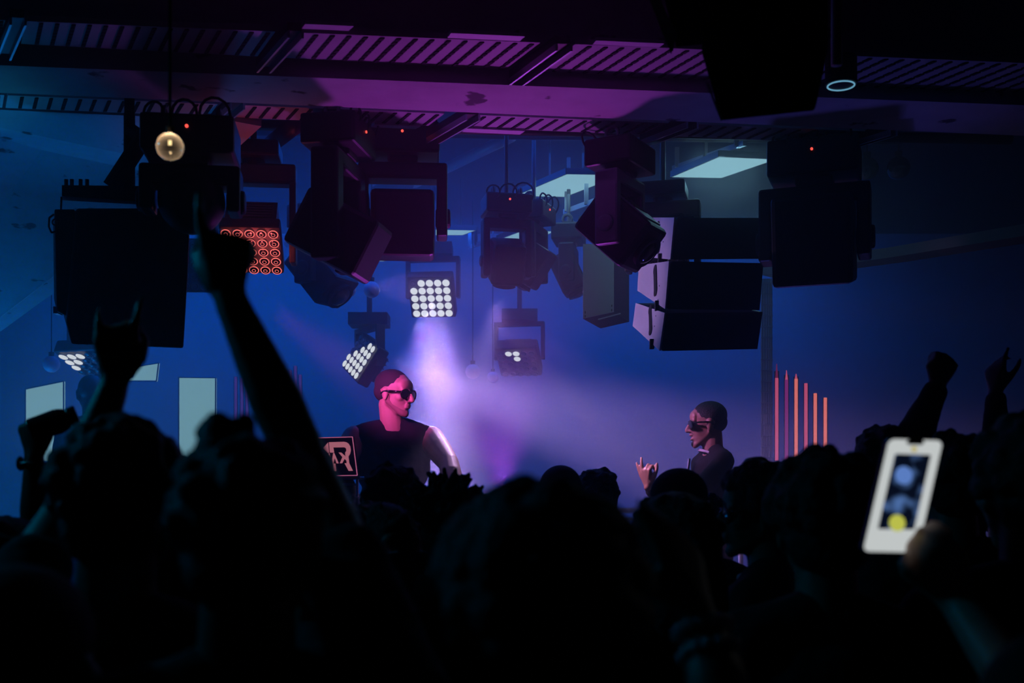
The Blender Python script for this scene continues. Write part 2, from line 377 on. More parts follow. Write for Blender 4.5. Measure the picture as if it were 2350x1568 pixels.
def matrix_head(lab, o_px, A, B, Y, lit, grp, skip=()):
    """LED matrix lamp; o_px pixel of lens (0,0), A and B the pixel steps along its rows and columns at distance Y"""
    k = Y/F; Ax, Ay, Bx, By = A[0]*k, -A[1]*k, B[0]*k, -B[1]*k
    ab = -(Ax*Bx+Ay*By); dd = (Bx*Bx+By*By)-(Ax*Ax+Ay*Ay)      # a^2-b^2 = dd, a*b = ab
    a2 = (dd+math.sqrt(dd*dd+4*ab*ab))/2; a = math.sqrt(max(a2, 1e-12))
    bb_ = ab/a if a > 1e-5 else math.sqrt(max(-dd, 0))
    if bb_ < 0: a, bb_ = -a, -bb_
    u = V(Ax, a, Ay); v = V(Bx, bb_, By); p = u.length; un = u.normalized(); vn = v.normalized(); n = un.cross(vn).normalized()
    if n.y > 0: n = -n
    o0 = P(o_px[0], o_px[1], Y); c = o0+u*2+v*2
    root = thing('matrix_light', lab, 'stage light', c, grp)
    rot = Matrix((un, vn, un.cross(vn))).transposed()
    m = MB(); m.box(c-n*.055, (p*5.5, p*5.5, .09), rot); hd = obj('head', m, M['black'], root, bevel=.012)
    m = MB(); m.box(c-n*.12, (p*3.6, p*3.6, .05), rot)
    for i in range(6): m.box(c-n*.15+vn*(i-2.5)*p*.6, (p*3.4, .006, .02), rot)
    obj('heat_sink', m, M['black'], root)
    m = MB(); w = p*3.1; up = V(0, 0, 1); sx = un if abs(un.z) < .5 else vn
    sx = V(sx.x, sx.y, 0).normalized(); q = c-n*.09
    m.box(q+sx*w+up*.09, (.022, .06, .26), Matrix((sx, up.cross(sx), up)).transposed()); m.box(q-sx*w+up*.09, (.022, .06, .26), Matrix((sx, up.cross(sx), up)).transposed())
    m.box(q+up*.22, (w*2+.02, .06, .03), Matrix((sx, up.cross(sx), up)).transposed())
    obj('yoke', m, M['black'], root)
    m = MB(); m.box(q+up*.28, (.26, .2, .08)); m.cyl(q+up*.3, V(q.x, q.y, 3.9), .018, n=10); obj('base', m, M['black'], root)
    for j in range(5):
        for i in range(5):
            if (i, j) in skip: continue
            st = 'on' if (i, j) in lit else 'off'
            e = bpy.data.objects.new('lens', lensdisc(p*.47, st)); C.objects.link(e); e.parent = root
            e.location = u*(i-2)+v*(j-2)+n*.004
            e.rotation_euler = n.to_track_quat('Z', 'Y').to_euler()
    return c, n, p
gm = 'lit five by five matrix lights'
all5 = {(i, j) for i in range(5) for j in range(5)}
cA, nA, pA = matrix_head('large white lit lens grid straight above and right of the performer', (948, 650.5), (19, 0), (1.2, 15.4), 7.5, all5-{(0, 0)}, gm)
cB, nB, pB = matrix_head('tilted white lit lens grid just left of the performer head', (863-34, 809.7-33.8), (8.5, 8.45), (-9.65, 14.4), 7.6, all5-{(0, 0), (1, 0), (2, 0), (0, 1), (1, 1), (0, 2)}, gm)
cC, nC, pC = matrix_head('small distant grid with only three lenses glowing, right of the main beam', (1149.5, 812), (17.5, 0), (2.6, 10), 8.2, {(1, 0), (2, 0), (2, 1)}, gm)
cD, nD, pD = matrix_head('grid with six glowing lenses at far left below the hanging cabinet', (145.7, 818.6), (22.4, 0), (7, 9.9), 7.6, {(0, 0), (1, 0), (2, 0), (0, 1), (1, 1), (0, 2)}, gm)

def moving_head(lab, px, ytop, Y, yaw, tilt, s=1.0, hw=.30, hl=.28, hd=.22, drop=0, lens=True, arm=.34, aw=.05, roundhead=False, armmat='black', vent=0, led=None, roll=0):
    r = thing('moving_head_light', lab, 'stage light', P(px, ytop, Y), 'unlit moving head lights on the ceiling', rot=(0, 0, R(yaw)))
    def O(n, m, mt, par=r, **k): return obj(n, m, M[mt] if isinstance(mt, str) else mt, par, local=True, **k)
    m = MB(); m.box((0, 0, -.07*s), (.34*s, .26*s, .14*s)); m.box((0, 0, -.15*s), (.14*s, .14*s, .04*s)); O('base', m, 'black', bevel=.012)
    m = MB(); m.torus((-.1*s, 0, .025), .028, .009, (1, 0, 0), n=14, k=6); m.torus((.1*s, 0, .025), .028, .009, (1, 0, 0), n=14, k=6); m.box((0, 0, .0), (.26*s, .05, .02)); O('clamp', m, 'steel')
    if Y > 5.8: m = MB(); m.cyl((0, 0, 0), (0, 0, .42), .012, n=10); O('drop_rod', m, 'steel')
    m = MB()
    for i in range(3): m.torus((-.12*s+.11*s*i, -.12*s, .0), .035+.01*i, .005, (.3, 1, .2*i), n=14, k=5)
    O('cable_loop', m, 'blackmat', smooth=True)
    w = hw/2*s+.035*s; zb = -.17*s
    m = MB(); m.box((0, 0, zb-.035*s), (2*w+aw*s, .13*s, .075*s)); O('yoke_bridge', m, armmat, bevel=.012)
    for sx in (-1, 1):
        m = MB(); m.box((sx*w, 0, zb-arm/2*s), (aw*s, .13*s, arm*s)); m.cyl((sx*(w-.03*s), 0, zb-arm*.72*s), (sx*(w+.04*s), 0, zb-arm*.72*s), .045*s, n=20); O('yoke_arm', m, armmat, bevel=.01)
    hc = V(0, 0, zb-arm*.72*s-drop); rot = rx(tilt)@rz(roll)
    m = MB()
    if roundhead: m.ell(hc, (hw/2*s, hd/1.6*s, hl/2*s), rot, n=32); hh = O('head', m, 'black', smooth=True)
    else:
        m.box(hc, (hw*s, hd*s, hl*s), rot); hh = O('head', m, 'black', bevel=.02)
    dn = rot@V(0, 0, -1)
    if led is None and lens:
        m = MB(); m.cyl(hc+dn*hl*.5*s, hc+dn*(hl*.5+.03)*s, hw*.33*s, hw*.36*s, 28); O('lens_hood', m, 'blackmat')
        m = MB(); m.ell(hc+dn*(hl*.5+.02)*s, (hw*.29*s, hw*.29*s, .03*s), rot, n=24); O('front_lens', m, 'lensoff', smooth=True)
    if vent:
        m = MB(); sg = vent; fy = rot@V(0, sg*(hd*.5*s+.003), 0)
        m.box(hc+fy+rot@V(0, 0, .02), (hw*.8*s, .006, hl*.8*s), rot, mi=0)
        for i in range(7): m.box(hc+fy+rot@V(0, sg*.004, (i-1)*.018), (hw*.66*s, .004, .007), rot, mi=1)
        O('vent_plate', m, [M['grey'], M['slot']])
    m = MB(); m.cyl((0, -.13*s, -.05*s), (0, -.135*s, -.05*s), .006, n=8); O('indicator', m, 'redled')
    return r
moving_head('central black moving head hanging squarely with its back to the room', 925, 297, 5.15, 4, 4, .98, hw=.29, hl=.30, arm=.335, drop=.035, lens=False)
moving_head('black moving head left of the central one, tipped to the left', 778, 282, 4.75, 80, -62, .90, hw=.26, hl=.38, hd=.28, arm=.50, aw=.09, lens=False)
moving_head('hazy blue moving head with ribbed vent, above the pair of pink globes', 738, 478, 6.4, 62, -42, .95, hw=.24, hl=.36, hd=.22, arm=.30, vent=-1)
moving_head('hazy moving head framing a small glowing panel in its yoke', 1162, 452, 6.1, 12, 28, .74, hw=.24, hl=.30, hd=.24, arm=.42)
moving_head('hazy moving head half hidden right of the one framing a panel', 1225, 470, 6.5, 70, 34, .74, hw=.22, hl=.32, hd=.20, arm=.42)
moving_head('dim moving head between the middle pair and the angled one', 1305, 520, 6.9, 80, -25, .72, hw=.24, hl=.34, hd=.22, arm=.32)
moving_head('angled black moving head with a pale ribbed vent, crossing the first glowing panel', 1424, 332, 4.95, -120, 48, .84, hw=.24, hl=.36, hd=.27, arm=.38, armmat='grey', vent=1)
moving_head('large dark moving head right of the rightmost glowing panel', 1870, 335, 5.1, -20, 12, 1.15, hw=.3, hl=.34, hd=.30, arm=.28, lens=False)
moving_head('round black moving head left of the pointing finger, behind the clear bulb', 440, 285, 3.95, 8, 0, .92, hw=.25, hl=.25, hd=.2, arm=.17, roundhead=True, lens=False)

def panel_head(lab, c_px, Y, W, H, yaw, tilt, on, n=5, grp='square lens-grid moving heads', ytop=None, m='black', frameW=None):
    """LED matrix moving head with a box behind its lens plate, lens plate pointing along local -Y then tipped"""
    c = P(c_px[0], c_px[1], Y); r = thing('grid_moving_head', lab, 'stage light', c, grp, rot=(0, 0, R(yaw)))
    rot = rx(tilt)
    O = lambda nme, mb, mt, **k: obj(nme, mb, M[mt] if isinstance(mt, str) else mt, r, local=True, **k)
    mb = MB(); mb.box(rot@V(0, .04, 0), (W, .07, H), rot); O('head', mb, m, bevel=.01)
    mb = MB(); mb.box(rot@V(0, .13, H*.1), (W*.85, .12, H*.75), rot, mi=0)
    for i in range(6): mb.box(rot@V(0, .13, H*.1)+V(0, 0, 0)+rot@V(0, .0, H*.39)+rot@V(0, (i-2.5)*.018, 0), (W*.7, .008, .006), rot, mi=1)
    O('heat_sink', mb, [M[m], M['lensrim']], bevel=0)
    w = W/2+.045; top = H*.5+(.19 if on else .09)
    for sx in (-1, 1):
        mb = MB(); mb.box((sx*w, .06, top/2-.02), (.03, .09, top+.04)); O('yoke_arm', mb, m, bevel=.008)
    mb = MB(); mb.box((0, .06, top+.035), (2*w+.03, .09, .09)); O('yoke_bridge', mb, m, bevel=.012)
    mb = MB(); mb.box((0, .06, top+.135), (.24, .2, .07)); mb.cyl((0, .06, top+.07), (0, .06, top+.12), .05); mb.cyl((0, .06, top+.1), (0, .06, top+.62), .014); O('base', mb, 'black', bevel=.01)
    p = W/(n+.15)
    for j in range(n):
        for i in range(n):
            e = bpy.data.objects.new('lens', lensdisc(p*.46, 'red' if on else 'off')); C.objects.link(e); e.parent = r
            e.location = rot@V((i-(n-1)/2)*p, -.004, (j-(n-1)/2)*H/(n+.15)); e.rotation_euler = (rot@V(0, -1, 0)).to_track_quat('Z', 'Y').to_euler()
    return r
panel_head('red glowing lens-grid lamp in a yoke beside the pointing finger', (578, 578), 5.0, .26, .26, 6, 52, True, m='lensoffgrey')
panel_head('unlit lens-grid lamp above the purple lit rigging plates', (1518, 600), 5.7, .26, .28, -14, 62, False)
panel_head('dim blue lens-grid lamp half hidden behind the left cabinet', (466, 610), 6.4, .26, .30, 3, 12, False)

# globe bulbs
def globe(lab, px, py, r_px, Y, m, fil=False):
    c = P(px, py, Y); r = r_px*Y/F; t = thing('globe_bulb', lab, 'bulb', c, 'round globe bulbs')
    mb = MB(); mb.ell(c, r, n=40); obj('glass_globe', mb, M[m], t, smooth=True)
    mb = MB(); mb.cyl(c+V(0, .0, r*.93), c+V(0, 0, r*1.45), r*.3, r*.34, 18); mb.cyl(c+V(0, 0, r*1.4), V(c.x, c.y, 3.85), .004, n=6); obj('socket', mb, M['blackmat'], t)
    if fil:
        mb = MB()
        for k in (-1, 0, 1): mb.cyl(c+V(k*r*.09, 0, r*.12), c+V(k*r*.09, 0, r*.48), r*.028, n=8)
        obj('filament', mb, M['warm'], t)
        l = bpy.data.lights.new('bulb_light', 'POINT'); l.color = (1, .72, .45); l.energy = .10; l.shadow_soft_size = .006
        lo = bpy.data.objects.new('bulb_light', l); C.objects.link(lo); lo.location = c+V(0, -.2*r, r*.55)
    return t
globe('clear globe bulb with a warm filament near the left', 390, 337, 31, 2.6, 'bulb', True)
globe('pink frosted globe tucked against the vented moving head', 798, 664, 19, 7.0, 'frost')
globe('pink frosted globe, right one of the pair above the performer', 853, 665, 19, 7.0, 'frost')
globe('faint violet globe in the haze between beam and small grid', 1085, 853, 17, 8.4, 'frost')
globe('faint globe low in the haze left of the three lit lenses', 1131, 866, 13, 8.6, 'frost')
globe('faint blue globe left of the six-lens grid', 118, 836, 19, 7.9, 'frost')
globe('dark globe right of the large dark moving head', 1990, 388, 26, 6.2, 'lensoff')
globe('last dark globe towards the right wall', 2062, 386, 26, 6.2, 'lensoff')

# small downlight ring and its pipe
c = P(1930, 197, 4.0); t = thing('ring_downlight', 'thin glowing ring lamp on a pipe at upper right', 'lamp', c)
mb = MB(); mb.torus(c, .046, .0028, (0, 0, 1), 40, 8); obj('glow_ring', mb, glow('ring_glow', (.16, .42, .62), .8), t, smooth=True)
mb = MB(); mb.cyl(c+V(0, 0, .003), c+V(0, 0, .10), .055, n=32); obj('housing', mb, M['blackmat'], t)
c2 = P(1920, 150, 3.6); mb = MB(); mb.cyl(c2, V(c2.x, c2.y, 3.89), .018, n=14); tag(obj('support_pipe', mb, M['steel'], smooth=True), 'upright grey pipe in front of the ring lamp', 'pipe')

# ------------------------------------------------------------------ hanging loudspeakers
def quadbox(front, back):
    m = MB(); m.hexa(front, back); return m
t = thing('hanging_speaker', 'big black cabinet hanging at left behind the two-finger hand', 'speaker', P(290, 800, 4.4))
fr = [P(x, y, 4.4) for x, y in ((176, 478), (437, 478), (432, 610), (421, 800), (164, 791), (152, 740))]
bk = [P(x, y, 4.95) for x, y in ((150, 505), (430, 500), (428, 610), (415, 770), (175, 765), (145, 720))]
obj('cabinet', quadbox(fr, bk), M['black'], t, bevel=.008)
m = MB(); m.hexa([P(x, y, 4.385) for x, y in ((190, 492), (426, 492), (421, 612), (411, 786), (178, 779), (168, 735))], [P(x, y, 4.40) for x, y in ((190, 492), (426, 492), (421, 612), (411, 786), (178, 779), (168, 735))]); obj('back_panel', m, M['grille'], t)
m = MB(); m.hexa([P(x, y, 4.45) for x, y in ((125, 480), (172, 480), (160, 730), (130, 715))], [P(x, y, 4.9) for x, y in ((122, 520), (160, 520), (150, 700), (124, 690))]); obj('side_cheek', m, M['black'], t, bevel=.005)
m = MB(); m.hexa([P(x, y, 4.42) for x, y in ((142, 425), (420, 428), (420, 470), (142, 450))], [P(x, y, 4.7) for x, y in ((142, 440), (420, 440), (420, 475), (142, 460))])
for x in (152, 165, 185, 200): m.cyl(P(x, 428, 4.45), P(x, 412, 4.45), .008, n=8)
m.cyl(P(141, 452, 4.45), P(140, 482, 4.45), .004, n=6); obj('flying_frame', m, M['black'], t)
m = MB(); m.cyl(P(255, 430, 4.5), P(330, 315, 4.5), .035, n=12); m.cyl(P(297, 430, 4.55), P(297, 262, 4.55), .022, n=12); m.cyl(P(330, 320, 4.5), P(300, 300, 4.55), .03, n=12); m.cyl(P(297, 300, 4.55), V(P(297, 300, 4.55).x, 4.55, 3.9), .02, n=10); obj('hanging_arm', m, M['blackmat'], t)
m = MB(); m.tube([P(x, y, 4.43) for x, y in ((124, 492), (113, 500), (112, 520), (118, 534), (126, 532))], .004, 6); m.torus(P(127, 510, 4.43), .012, .003, (0, 1, 0)); obj('safety_chain', m, M['blackmat'], t)
m = MB(); m.box(P(133, 714, 4.5), (.018, .05, .028)); obj('corner_bracket', m, M['edge'], t)

# line array on the right: elements with purple-lit side plates
def array_el(lab, plate, back, Yn, Yf, right_top, right_bot, slot, holes):
    # plate: near-top, near-bottom, far-bottom, far-top pixels (near edge towards the room)
    t = thing('line_array_speaker', lab, 'speaker', P(plate[1][0], plate[1][1], Yn), 'stacked array cabinets at right of stage')
    pn = [P(plate[0][0], plate[0][1], Yn), P(plate[1][0], plate[1][1], Yn), P(plate[2][0], plate[2][1], Yf), P(plate[3][0], plate[3][1], Yf)]
    rt = [P(right_top[0], right_top[1], Yn+.1), P(right_bot[0], right_bot[1], Yn+.1)]
    sh = (rt[0]-pn[0])
    m = MB(); m.hexa([p+V(.006, .0, 0) for p in pn], [p+sh for p in pn]); obj('cabinet', m, M['black'], t)
    nn = (pn[1]-pn[0]).cross(pn[3]-pn[0]).normalized()
    if nn.x > 0: nn = -nn
    m = MB(); m.hexa([p+nn*.002 for p in pn], [p+nn*.010 for p in pn]); obj('side_plate', m, M['plate'], t)
    def onp(x, y):                                    # pixel onto the plate plane
        d = (P(x, y, 1)-V(0, 0, CZ)); o = V(0, 0, CZ); k = (pn[0]+nn*.0115-o).dot(nn)/d.dot(nn); return o+d*k
    m = MB()
    (x0, y0), (x1, y1) = slot; a, c = onp(x0, y0), onp(x1, y1); w = onp(x0+3.2, y0)-a
    m.hexa([a-w, a+w, c+w, c-w], [q+nn*.001 for q in (a-w, a+w, c+w, c-w)]); 
    for e in (a, c): m.cyl(e, e+nn*.0012, w.length, n=14)
    for (x, y) in holes: e = onp(x, y); m.cyl(e, e+nn*.0012, .0035, n=10)
    obj('slot_and_pin_holes', m, M['slot'], t)
    m = MB(); e = onp(*back); m.box(e, (.02, .03, .045)); obj('rigging_link', m, M['blackmat'], t)
    return t
array_el('upper array cabinet with a half seen slotted side plate below the unlit lens grid', ((1540, 600), (1531, 710), (1467, 668), (1470, 610)), (1508, 702), 5.2, 5.75, (1752, 604), (1742, 712), ((1503, 620), (1504, 668)), ((1513, 656), (1510, 688)))
array_el('lowest array cabinet with a fully visible slotted purple side plate', ((1530, 719), (1518, 806), (1456, 749), (1463, 696)), (1496, 790), 5.2, 5.75, (1750, 716), (1740, 814), ((1492, 711), (1493, 758)), ((1505, 725), (1502, 749), (1498, 780)))
array_el('topmost array cabinet mostly hidden behind the unlit lens grid', ((1552, 500), (1543, 596), (1476, 590), (1484, 500)), (1515, 594), 5.25, 5.8, (1756, 500), (1750, 598), ((1510, 520), (1511, 570)), ((1522, 555),))
# a side-hung plate cabinet left of it
t = thing('wedge_speaker', 'tapered pale-sided cabinet hanging below the angled moving head', 'speaker', P(1340, 730, 6.0))
a = [P(1338, 731, 6.0), P(1409, 716, 6.25), P(1409, 560, 6.25), P(1338, 560, 6.0)]
m = MB(); m.hexa(a, [p+V(0.0, .01, 0) for p in a]); obj('side_plate', m, M['plate'], t)
m = MB(); m.hexa([p+V(0, .012, 0) for p in a], [p+V(.12, .35, 0) for p in a]); obj('cabinet', m, M['black'], t)
m = MB(); m.hexa([P(1372, 732, 6.1), P(1424, 718, 6.25), P(1425, 721, 6.25), P(1373, 735, 6.1)], [P(1372, 732, 6.14), P(1424, 718, 6.29), P(1425, 721, 6.29), P(1373, 735, 6.14)]); obj('lower_edge', m, M['edge'], t)
m = MB()
for x, y in ((1343, 717), (1343, 726), (1404, 702), (1404, 712)): m.box(P(x, y, 5.995 if x < 1360 else 6.21), (.004, .004, .012))
obj('pin_holes', m, M['slot'], t)
# big black cabinet top right, close to the viewer
t = thing('hanging_speaker', 'huge black cabinet overhead at upper right, in front of the beam', 'speaker', P(1650, 275, 2.9))
m = MB(); m.hexa([P(x, y, 2.75) for x, y in ((1610, 120), (1900, 90), (1870, 255), (1655, 278))], [P(x, y, 3.3) for x, y in ((1600, -80), (1900, -80), (1900, 120), (1640, 130))]); obj('cabinet', m, M['blackmat'], t, bevel=.006)
m = MB(); m.hexa([P(x, y, 2.74) for x, y in ((1620, 190), (1624, 188), (1660, 276), (1654, 278))], [P(x, y, 2.76) for x, y in ((1620, 190), (1624, 188), (1660, 276), (1654, 278))]); obj('edge_strip', m, M['plate'], t)
m = MB(); m.hexa([P(x, y, 2.85) for x, y in ((1636, 75), (1885, 60), (1885, 150), (1636, 170))], [P(x, y, 3.1) for x, y in ((1636, 75), (1885, 60), (1885, 150), (1636, 170))]); obj('mounting_frame', m, M['black'], t)
t = thing('hanging_speaker', 'dark cabinet at the top edge with a slanted blue lit end board', 'speaker', P(1540, 120, 2.9))
m = MB(); m.hexa([P(x, y, 2.9) for x, y in ((1512, -60), (1900, -60), (1900, 70), (1552, 108))], [P(x, y, 3.3) for x, y in ((1530, -160), (1900, -160), (1900, 0), (1560, 20))]); obj('cabinet', m, M['blackmat'], t)
m = MB(); m.hexa([P(x, y, 2.88) for x, y in ((1486, -10), (1510, -10), (1553, 78), (1541, 126))], [P(x, y, 2.92) for x, y in ((1486, -10), (1510, -10), (1553, 78), (1541, 126))]); obj('end_board', m, M['plate'], t)

# ------------------------------------------------------------------ glowing tubes
def tubes(lst, Y, lab, grp):
    for x, y0, y1, mt, mt2, yd in lst:
        t = thing('light_tube', lab[0] % lab[1][(x, y0)] if False else lab[(x, y0)], 'light tube', P(x, y1, Y), grp)
        mb = MB(); mb.cyl(P(x, y1, Y), P(x, y0, Y), .0105, n=12); obj('glowing_tube', mb, M[mt], t, smooth=False)
        if mt2:
            mb = MB(); mb.cyl(P(x, y0, Y), P(x, yd, Y), .0085, .002, 12); obj('dim_tip', mb, M[mt2], t)
        mb = MB(); mb.box(P(x, (y0+y1)/2, Y+.02), (.03, .016, (y1-(yd or y0))*Y/F)); obj('backing_strip', mb, M['blackmat'], t)
L = [(1782.5, 868, 1057, 'bar2', 'bardim', 835), (1805, 872, 1075, 'bar3', 'bar2', 850), (1827, 870, 1080, 'bar1', 'bar2', 858), (1849.5, 880, 1080, 'bar2', None, None), (1871, 903, 1080, 'bar1', None, None), (1894, 913, 1080, 'bar1', None, None)]
tubes(L, 7.4, {(1782.5, 868): 'leftmost and longest red light tube, reaching lowest', (1805, 872): 'dim magenta light tube, the darkest of the six', (1827, 870): 'bright salmon light tube with a forked tip', (1849.5, 880): 'muted pink light tube, fourth of the staggered six', (1871, 903): 'salmon light tube beside the shortest one', (1894, 913): 'shortest light tube, at the right end of the row'}, 'red light tubes right of the stage')
L = [(541, 865, 1090, 'bar4', None, None), (555, 868, 1090, 'bar4', None, None), (567, 880, 1090, 'bar4', None, None), (655, 850, 1090, 'bar4', None, None), (666, 850, 1090, 'bar4', None, None), (678, 840, 1090, 'bar4', None, None), (689, 860, 1090, 'bar4', None, None)]
tubes([(a, c, d, e, f, g) for a, c, d, e, f, g in L], 8.9, {(a[0], a[1]): l for a, l in zip(L, ('faint violet tube nearest the tall glowing wall panel', 'faint violet tube, middle of three left of the pointing arm', 'faint violet tube touching the pointing arm on its left', 'faint violet tube touching the pointing arm on its right', 'faint violet tube, second right of the pointing arm', 'faint violet tube, tallest of those right of the pointing arm', 'faint violet tube above the laptop corner'))}, 'faint violet tubes behind the pointing arm')
mb = MB()
for i in range(5): mb.cyl(P(1748+i*5.5, 1085, 7.9), P(1748+i*5.5, 640, 7.9), .008, n=8)
for i in range(18): mb.cyl(P(1746, 650+i*25, 7.88), P(1774, 650+i*25, 7.88), .004, n=6)
tag(obj('mesh_screen', mb, M['grey']), 'narrow upright wire mesh screen left of the red tubes', 'screen')
mb = MB(); mb.box(P(1700, 1192, 6.6), (1.5, .03, .02)); mb.box(P(1700, 1172, 6.62), (1.5, .03, .03))
for x in (1500, 1600, 1700, 1800, 1900): mb.cyl(V(P(x, 1150, 6.62).x, 6.62, .5), P(x, 1172, 6.62), .015, n=10)
tag(obj('guard_rail', mb, M['edge']), 'low metal rail behind the curly haired listener', 'rail')

# ------------------------------------------------------------------ laptop, stand, booth
def LU(u, v, dy=0): return P(680+u*.1084, 980+v*.1084, 5.12+dy-(v-600)*.00003)
t = thing('laptop', 'open laptop with a pink 1R MAX logo on its lid', 'laptop', P(770, 1095, 5.12))
lid = [(60, 232), (1222, 198), (1338, 1036), (180, 1052)]
m = MB(); m.hexa([LU(u, v) for u, v in lid], [LU(u, v, .008) for u, v in lid]); obj('lid', m, M['laptop'], t)
m = MB(); q = [LU(200, 1056), LU(1345, 1040)]; m.hexa([q[0], q[1], q[1]+V(-.02, .24, 0), q[0]+V(0, .24, 0)], [p+V(0, 0, -.012) for p in (q[0], q[1], q[1]+V(-.02, .24, 0), q[0]+V(0, .24, 0))]); obj('keyboard_base', m, M['grey'], t)
glyphs = [[(672, 330), (537, 485), (595, 548), (695, 548)],
          [(690, 325), (1010, 315), (1010, 432), (785, 436), (803, 545), (710, 545)],
          [(1010, 315), (1060, 325), (1110, 358), (1143, 415), (1155, 500), (1140, 570), (1105, 628), (1122, 770), (1065, 770), (1055, 640), (1035, 600), (1035, 540), (1058, 510), (1055, 465), (1035, 440), (1010, 432)],
          [(893, 542), (950, 542), (1062, 642), (1062, 716), (1022, 678), (972, 770), (920, 770), (975, 640)],
          [(1020, 770), (1122, 770), (1200, 930), (1108, 932)],
          [(780, 553), (805, 553), (898, 772), (850, 772), (815, 660), (788, 775), (745, 775)],
          [(748, 778), (828, 775), (850, 935), (765, 937)],
          [(692, 560), (708, 560), (732, 775), (748, 935), (668, 938), (668, 778), (685, 775), (678, 650), (650, 662), (633, 625)]]
m = MB()
for i, g in enumerate(glyphs): e = -.001*(1+(i == 2)*.4); m.hexa([LU(u, v, e-.001) for u, v in g], [LU(u, v, -.0003) for u, v in g])
obj('logo', m, M['logo'], t)
m = MB()
for g in ([(90, 236), (1195, 203), (1195, 221), (90, 250)], [(1178, 212), (1197, 210), (1300, 1022), (1281, 1026)], [(230, 1036), (1295, 1018), (1297, 1034), (230, 1050)], [(90, 236), (104, 236), (212, 1046), (196, 1048)]):
    m.hexa([LU(u, v, -.0018) for u, v in g], [LU(u, v, -.0003) for u, v in g])
obj('logo_border', m, M['logoline'], t)
t = thing('laptop_stand', 'pale wire stand under the laptop', 'stand', P(780, 1184, 5.2))
m = MB()
for x in (735, 778, 820): m.cyl(P(x, 1095, 5.2), P(x, 1184, 5.2), .006, n=8)
m.tube([P(700, 1097, 5.16), P(836, 1097, 5.16)], .005); m.ell(P(802, 1112, 5.28), (.035, .02, .008)); obj('wire_frame', m, M['edge'], t)
t = thing('dj_booth', 'dark mixing table behind the front row of heads', 'table', V(-.45, 5.2, .5))
m = MB(); m.box((-.4, 5.16, 1.525), (1.7, .54, .05)); obj('table_top', m, M['stagefloor'], t, bevel=.005)
m = MB(); m.box((-.4, 4.93, 1.0), (1.66, .03, 1.0)); obj('front_panel', m, M['blackmat'], t)
for x in (-1.2, .4):
    m = MB(); m.box((x, 5.38, 1.0), (.05, .05, 1.0)); obj('leg', m, M['blackmat'], t)
t = thing('mixer', 'hazy mixing deck on the table in front of the performer', 'mixer', V(-.35, 5.3, 1.6))
m = MB(); m.box((-.35, 5.2, 1.595), (.5, .34, .09)); obj('body', m, M['black'], t, bevel=.008)
for i in range(4):
    for j in range(3):
        m = MB(); m.cyl((-.5+i*.1, 5.1+j*.08, 1.64), (-.5+i*.1, 5.1+j*.08, 1.66), .012, .010, 12); obj('knob', m, M['edge'], t)
m = MB(); m.cyl((.02, 5.18, 1.55), (.02, 5.18, 1.70), .03, .037, 20)
tag(obj('drinking_glass', m, M['bulb'], smooth=True), 'pale drinking glass beside the performer forearm', 'glass')


# ------------------------------------------------------------------ people
def hand(A, w, d, n, side, curls, tc=.3, s=1.0, spread=.0):
    d = Vector(d).normalized(); n = Vector(n); n = (n-d*n.dot(d)).normalized(); t = d.cross(n)*side
    kn = [w+(t*o+d*l)*s for o, l in ((.031, .088), (.010, .092), (-.011, .087), (-.030, .078))]
    for k in kn: A.rc(w+(k-w)*.12, .019*s, k, .0115*s, 10)
    A.rc(kn[0], .011*s, kn[3], .010*s, 10)
    for i, (k, L, c) in enumerate(zip(kn, (.072, .080, .075, .060), curls)):
        p = k; dr = (d+t*spread*(1.5-i)*.3).normalized(); a = 0; rr = (.0106, .0095, .0086, .0074)
        for j, fr in enumerate((.44, .31, .25)):
            a += c*(1.45, 1.65, 1.0)[j]+.06
            v = dr*math.cos(a)+n*math.sin(a); q = p+v*L*fr*s; A.rc(p, rr[j]*s, q, rr[j+1]*s, 10); p = q
    b0 = w+(d*.022+t*.018)*s; b1 = w+(d*.052+t*(.046-.012*tc)+n*.012)*s
    v1 = (d*(.8)+t*(.65-1.3*tc)+n*(.25+.5*tc)).normalized(); v2 = (d*(.85-.5*tc)+t*(.35-1.5*tc)+n*(.2+.5*tc)).normalized()
    b2 = b1+v1*.036*s; b3 = b2+v2*.030*s
    A.rc(b0, .017*s, b1, .0125*s, 10); A.rc(b1, .0125*s, b2, .0105*s, 10); A.rc(b2, .0105*s, b3, .0088*s, 10)

